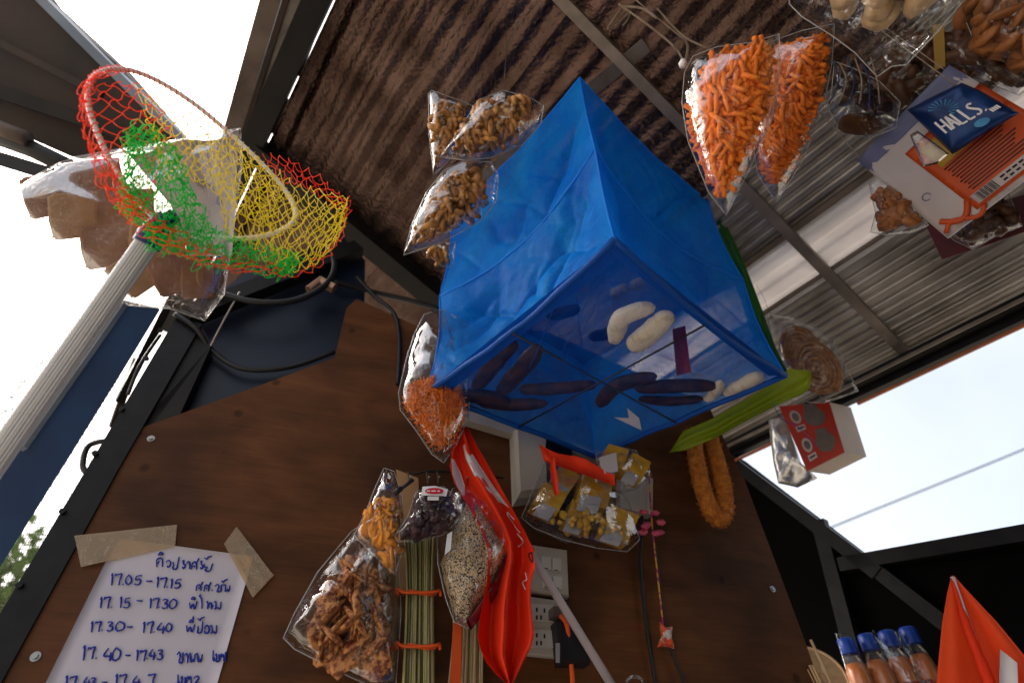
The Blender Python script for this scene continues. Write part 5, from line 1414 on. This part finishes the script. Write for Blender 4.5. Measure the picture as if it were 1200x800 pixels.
# navy pouch with lettering
hb = Pl(1128, 140, .76, .7)
HP = thing('navy_pouch', 'navy blue sweets pouch lettered HALLS lying against the orange packet', 'pouch', hb(1128, 140))
hc = [(1063, 129), (1127, 97), (1195, 133), (1116, 181)]
obj('pouch', pillow(hb.outline([(1063, 129), (1095, 112), (1127, 97), (1150, 107), (1195, 133), (1158, 154), (1116, 181), (1100, 165)]), hb.n, .014, 61, 10, .25, 6, power=4, crease=.2), M_pouchblue, HP)
hq = quad_print(HP, hc, hb)
LET = {'H': [[(0, 0), (0, 1)], [(1, 0), (1, 1)], [(0, .5), (1, .5)]], 'A': [[(0, 1), (.5, 0), (1, 1)], [(.22, .62), (.78, .62)]], 'L': [[(0, 0), (0, 1), (.9, 1)]], 'S': [[(1, .08), (.5, 0), (.05, .2), (.5, .48), (.95, .75), (.5, 1), (0, .92)]], '.': [[(0, .95), (.15, 1)]]}
def letter_bar(p, q, w, n):
    return bar(p, q, w, .0012, n.cross(q - p))
def word(txt, u0, v0, du, dv, fq, n, m, par, w, off):
    for k, c in enumerate(txt):
        gs = []
        for st in LET[c]:
            st = [Vector((a, b, 0)) for a, b in st]
            if c == 'S': st = smooth_path(st, 3)
            for i in range(len(st) - 1):
                a, b = st[i], st[i + 1]
                gs.append(letter_bar(fq(u0 + du * (k + a.x * .74), v0 + dv * a.y, off), fq(u0 + du * (k + b.x * .74), v0 + dv * b.y, off), w, n))
        obj('letter', join(*gs), m, par, smooth=False)
word('HALLS.', .16, .40, .125, .25, hq, hb.n, M_printwhite, HP, .0026, .0165)
for k in range(12):
    a = -2.6 + k * .36
    obj('ray_print', prism([hq(.42 + .05 * math.cos(a), .28 + .05 * math.sin(a), .0150), hq(.42 + .22 * math.cos(a - .06), .26 + .17 * math.sin(a - .06), .0135), hq(.42 + .22 * math.cos(a + .06), .26 + .17 * math.sin(a + .06), .0135)], hb.n * .0006), M_cyan, HP, smooth=False)
obj('cyan_gem', prism([hq(.60 + .11 * math.cos(a * .4), .80 + .07 * math.sin(a * .4), .0125) for a in range(16)], hb.n * .002), M_cyan, HP, smooth=False)
for k in range(4):
    obj('small_print', prism([hq(.82 + k * .035, .66, .0125), hq(.845 + k * .035, .66, .0125), hq(.845 + k * .035, .74, .0125), hq(.82 + k * .035, .74, .0125)], hb.n * .0015), M_printwhite, HP, smooth=False)
obj('string', tube([hq(.9, .0, .0), on_plane_roof(hq(.9, .0, .0))], .0009, 5), M_raffia, HP)
# white inner card, brown snack bag, dark bag, maroon card
wc = obj('clear_sleeve', pillow(Pl(1090, 175, .775, .7).outline([(1066, 158), (1075, 153), (1112, 180), (1098, 192), (1082, 196)]), ob.n, .004, 3, 5, .4, 4), M_milky, None)
tagit(wc, 'small clear sleeve tucked under the navy pouch', 'sleeve')
np_ = Pl(1050, 245, .86, .6)
t = bag('snack_bag', 'clear bag of orange-brown pieces under the white edge of the orange packet', [(1018, 214), (1030, 206), (1050, 215), (1088, 264), (1070, 272), (1040, 276), (1020, 272), (1026, 250)], np_, .022, M_film2, 62, .3, .35)
ch = lumps(6, .010, .007, .005, M_brownsnack, 'snack_piece', .3, 63)
pieces(t, 'snack_piece', sample(np_.outline([(1026, 222), (1046, 220), (1080, 262), (1050, 270), (1026, 268), (1032, 248)]), np_.n, .018, 80, .6, .86, 14), ch, np_.n, .9, 1.4, None, 14)
obj('string', tube([np_(1028, 208), on_plane_roof(np_(1028, 208))], .0009, 5), M_raffia, t)
cp2 = Pl(1155, 255, .88, .6)
t = bag('snack_bag', 'shiny bag of dark chocolate-brown pieces at the right edge', [(1100, 262), (1140, 238), (1178, 218), (1198, 265), (1165, 278), (1140, 292), (1118, 282)], cp2, .024, M_film2, 64, .35, .4)
ch = lumps(5, .014, .012, .010, M_darkpod, 'dark_piece', .25, 73)
pieces(t, 'dark_piece', sample(cp2.outline([(1108, 262), (1140, 244), (1175, 226), (1190, 262), (1140, 284)]), cp2.n, .02, 34, .6, .92, 15), ch, cp2.n, .9, 1.4, None, 15)
mc = Pl(1140, 270, .93, .6)
m_ = obj('maroon_card', prism(mc.outline([(1084, 262), (1104, 304), (1160, 286), (1262, 250), (1262, 210)]), -mc.n * .002), M_maroon, None, smooth=False)
tagit(m_, 'maroon backing card behind the shiny dark brown bag', 'card')
# raffia ties on the purlin
RT_ = thing('raffia_tie', 'dry raffia strips knotted round the roof purlin above the sticks', 'raffia', PR(745, 12, .05))
rg = random.Random(12)
k0 = PR(735, 12, .05)
for pts in ([(725, 5), (760, 30), (790, 55), (802, 74)], [(730, 8), (752, 10), (770, 22)], [(728, 12), (720, 22), (712, 34)], [(740, 12), (735, 24), (730, 30)], [(745, 0), (775, 25), (800, 45)], [(770, 10), (800, 42), (832, 58)], [(738, 14), (728, 24), (722, 30)], [(800, 40), (806, 55), (803, 72)]):
    obj('strip', bar(PR(*pts[0], .05), PR(*pts[1], .055 + rg.uniform(0, .02)), .006, .0012) if len(pts) == 2 else tube([PR(x, y, .045 + .03 * i) for i, (x, y) in enumerate(pts)], rg.uniform(.0012, .0026), 6, 4), M_raffia, RT_)

# ------------------------------------------------------------------ lower right: bottles, skewers, fan, orange flag
base_z = CAM.z + .08
drop = Vector((0, 0, 1))
def lathe(c, prof, n=20):
    V, Fc = [], []
    for r, z in prof:
        for k in range(n): V.append(c + Vector((r * math.cos(6.283 * k / n), r * math.sin(6.283 * k / n), z)))
    for i in range(len(prof) - 1):
        for k in range(n): Fc.append((i * n + k, i * n + (k + 1) % n, (i + 1) * n + (k + 1) % n, (i + 1) * n + k))
    Fc.append(tuple(range(n - 1, -1, -1))); Fc.append(tuple((len(prof) - 1) * n + k for k in range(n)))
    return V, Fc
tops = [(990, 748), (1014, 743), (1038, 739), (1062, 735)]
bottles = []
for k, (x, y) in enumerate(tops):
    top = P(x, y, 1.00 + .006 * k); c = Vector((top.x, top.y, base_z)); H = top.z - base_z
    b = thing('drink_bottle', ['small orange drink bottle with blue cap, leftmost of the wrapped row', 'small orange drink bottle with blue cap, second from left in the row', 'small orange drink bottle with blue cap, third from left in the row', 'small orange drink bottle with blue cap, rightmost of the wrapped row'][k], 'bottle', c, 'shrink-wrapped drink bottles')
    obj('drink', lathe(c, [(.018, .003), (.0198, .01), (.0198, H * .66), (.0186, H * .74), (.0150, H * .80)]), M_orangedrink, b)
    obj('shell', lathe(c, [(.0186, 0), (.0206, .008), (.0206, H * .62), (.0199, H * .72), (.0150, H * .82), (.0098, H * .86), (.0098, H * .90)]), M_clearpet, b)
    obj('cap', lathe(c, [(.0145, H * .875), (.0150, H * .88), (.0150, H * .985), (.0130, H)]), M_bluecap, b)
    obj('label', lathe(c, [(.0208, H * .30), (.0208, H * .62)]), mat('bottle_label', (.40, .06, .02), (.55, .40, .35), rough=.4, scale=55, lo=.56, hi=.6) if k == 0 else MATS['bottle_label'], b)
    bottles.append((c, H))
wr_ = []
c0, c1 = bottles[0][0], bottles[3][0]; dirr = (c1 - c0).normalized(); nn = Vector((dirr.y, -dirr.x, 0)); H = bottles[1][1]
rows = []
for i, z in enumerate((0.0, .25, .5, .7, .85, .96, 1.01)):
    w = .021 if z < .75 else (.017 if z < .9 else .014)
    loop = []
    for k in range(40):
        a = k / 40 * 6.283
        e = (c0 - dirr * w if math.cos(a) < 0 else c1 + dirr * w)
        p = (c0.lerp(c1, .5 + .5 * math.cos(a))) + dirr * w * math.cos(a) + nn * (w * math.sin(a) + .0015 * math.sin(k * 5 + i))
        loop.append(p + Vector((0, 0, z * H + (.002 * math.sin(k * 1.9) if i else 0))))
    rows.append(loop + [loop[0]])
sw_ = obj('shrink_wrap', sheet(rows), M_film2, None)
tagit(sw_, 'clear shrink wrap round the row of orange drink bottles', 'plastic wrap')
# round tan fan and skewers
fc = P(944, 800, 1.02)
FA = thing('round_fan', 'round tan woven hand fan behind the bamboo skewers', 'hand fan', Vector((fc.x, fc.y, base_z)))
fn = (CAM - fc); fn.z = 0; fn.normalize(); fs = fn.cross(Vector((0, 0, 1)))
disc3 = [fc + fs * .072 * math.cos(a * 6.283 / 48) + Vector((0, 0, .060 * math.sin(a * 6.283 / 48))) for a in range(48)]
obj('leaf', prism(disc3, -fn * .003), M_fan, FA, smooth=False)
obj('rim', tube(disc3, .0025, 6, closed=True), M_wood_stick, FA)
obj('grip', bar(fc - Vector((0, 0, .05)), Vector((fc.x, fc.y, base_z)), .014, .006, fs), M_wood_stick, FA, smooth=False)
SK = thing('skewer_bundle', 'bundle of bamboo skewers standing in front of the tan fan', 'skewers', P(955, 850, .93))
rg = random.Random(4)
for k in range(16):
    x = 941 + rg.uniform(0, 28); y = 776 + rg.uniform(0, 16) if k else 749
    if k == 0: x = 950
    tpp = P(x, y, .93 + rg.uniform(-.012, .012)); bt = Vector((fc.x - .03 + .012 * (x - 955) / 14 + .02, tpp.y + .01, base_z))
    obj('skewer', bar(tpp, bt, .0035, .0035), M_wood_stick, SK, smooth=False)
cu = Vector((fc.x - .012, P(955, 790, .93).y + .008, base_z))
obj('cup', lathe(cu, [(.022, 0), (.026, .05), (.027, .07), (.025, .07), (.021, .004)]), M_cream, SK)
gl = thing('glass_rim', 'small clear glass at the bottom edge under the charm string', 'glass', PW(744, 815, .08))
obj('glass', tube([PW(744 + 9 * math.cos(a), 799 + 7 * math.sin(a), .08 + .01 * math.sin(a)) for a in [k * .3491 for k in range(18)]], .0022, 6, closed=True), M_clearpet, gl)
obj('body', tube([PW(744, 803, .08), PW(745, 850, .08)], .011, 16), M_clearpet, gl)
# orange flag at the right edge
OF = thing('orange_flag', 'orange pointed flag with white patch standing at the lower right', 'flag', P(1140, 860, .72))
op = Pl(1145, 750, .72, .1)
Lf = [(1115, 674), (1110, 694), (1104, 730), (1100, 770), (1096, 815), (1092, 870)]
Rg = [(1118, 674), (1136, 694), (1168, 728), (1196, 762), (1226, 800), (1262, 850)]
rows = []
for i in range(21):
    f = i / 20 * 5; a = min(int(f), 4); fr_ = f - a
    l = (Lf[a][0] + (Lf[a + 1][0] - Lf[a][0]) * fr_, Lf[a][1] + (Lf[a + 1][1] - Lf[a][1]) * fr_)
    r = (Rg[a][0] + (Rg[a + 1][0] - Rg[a][0]) * fr_, Rg[a][1] + (Rg[a + 1][1] - Rg[a][1]) * fr_)
    rows.append([op(l[0] + (r[0] - l[0]) * k / 26, l[1] + (r[1] - l[1]) * k / 26, i / 20 * (.020 * math.sin(k / 26 * 8 + .4) + .014 * math.sin(k / 26 * 3.1)) + .003 * noise.noise(Vector((k * .2, i * .2, 5))) * i / 20) for k in range(27)])
obj('cloth', solid_sheet(rows, -op.n * .0006), M_flag2, OF)
obj('sleeve', tube([op(1116, 678, .003), op(1134, 735, .016), op(1160, 800, .024), op(1185, 870, .03)], [.003, .005, .0065, .007], 12, 6), M_flag, OF)
obj('pole', tube([op(1116, 676, .003), op(1160, 800, .024), op(1215, 950, .036)], .0028, 8), M_printwhite, OF)
obj('white_patch', solid_sheet([[op(1172, 760, .034), op(1192, 776, .034)], [op(1171, 800, .037), op(1193, 800, .037)], [op(1170, 840, .04), op(1195, 840, .04)]], -op.n * .0006), M_flagwhite, OF)
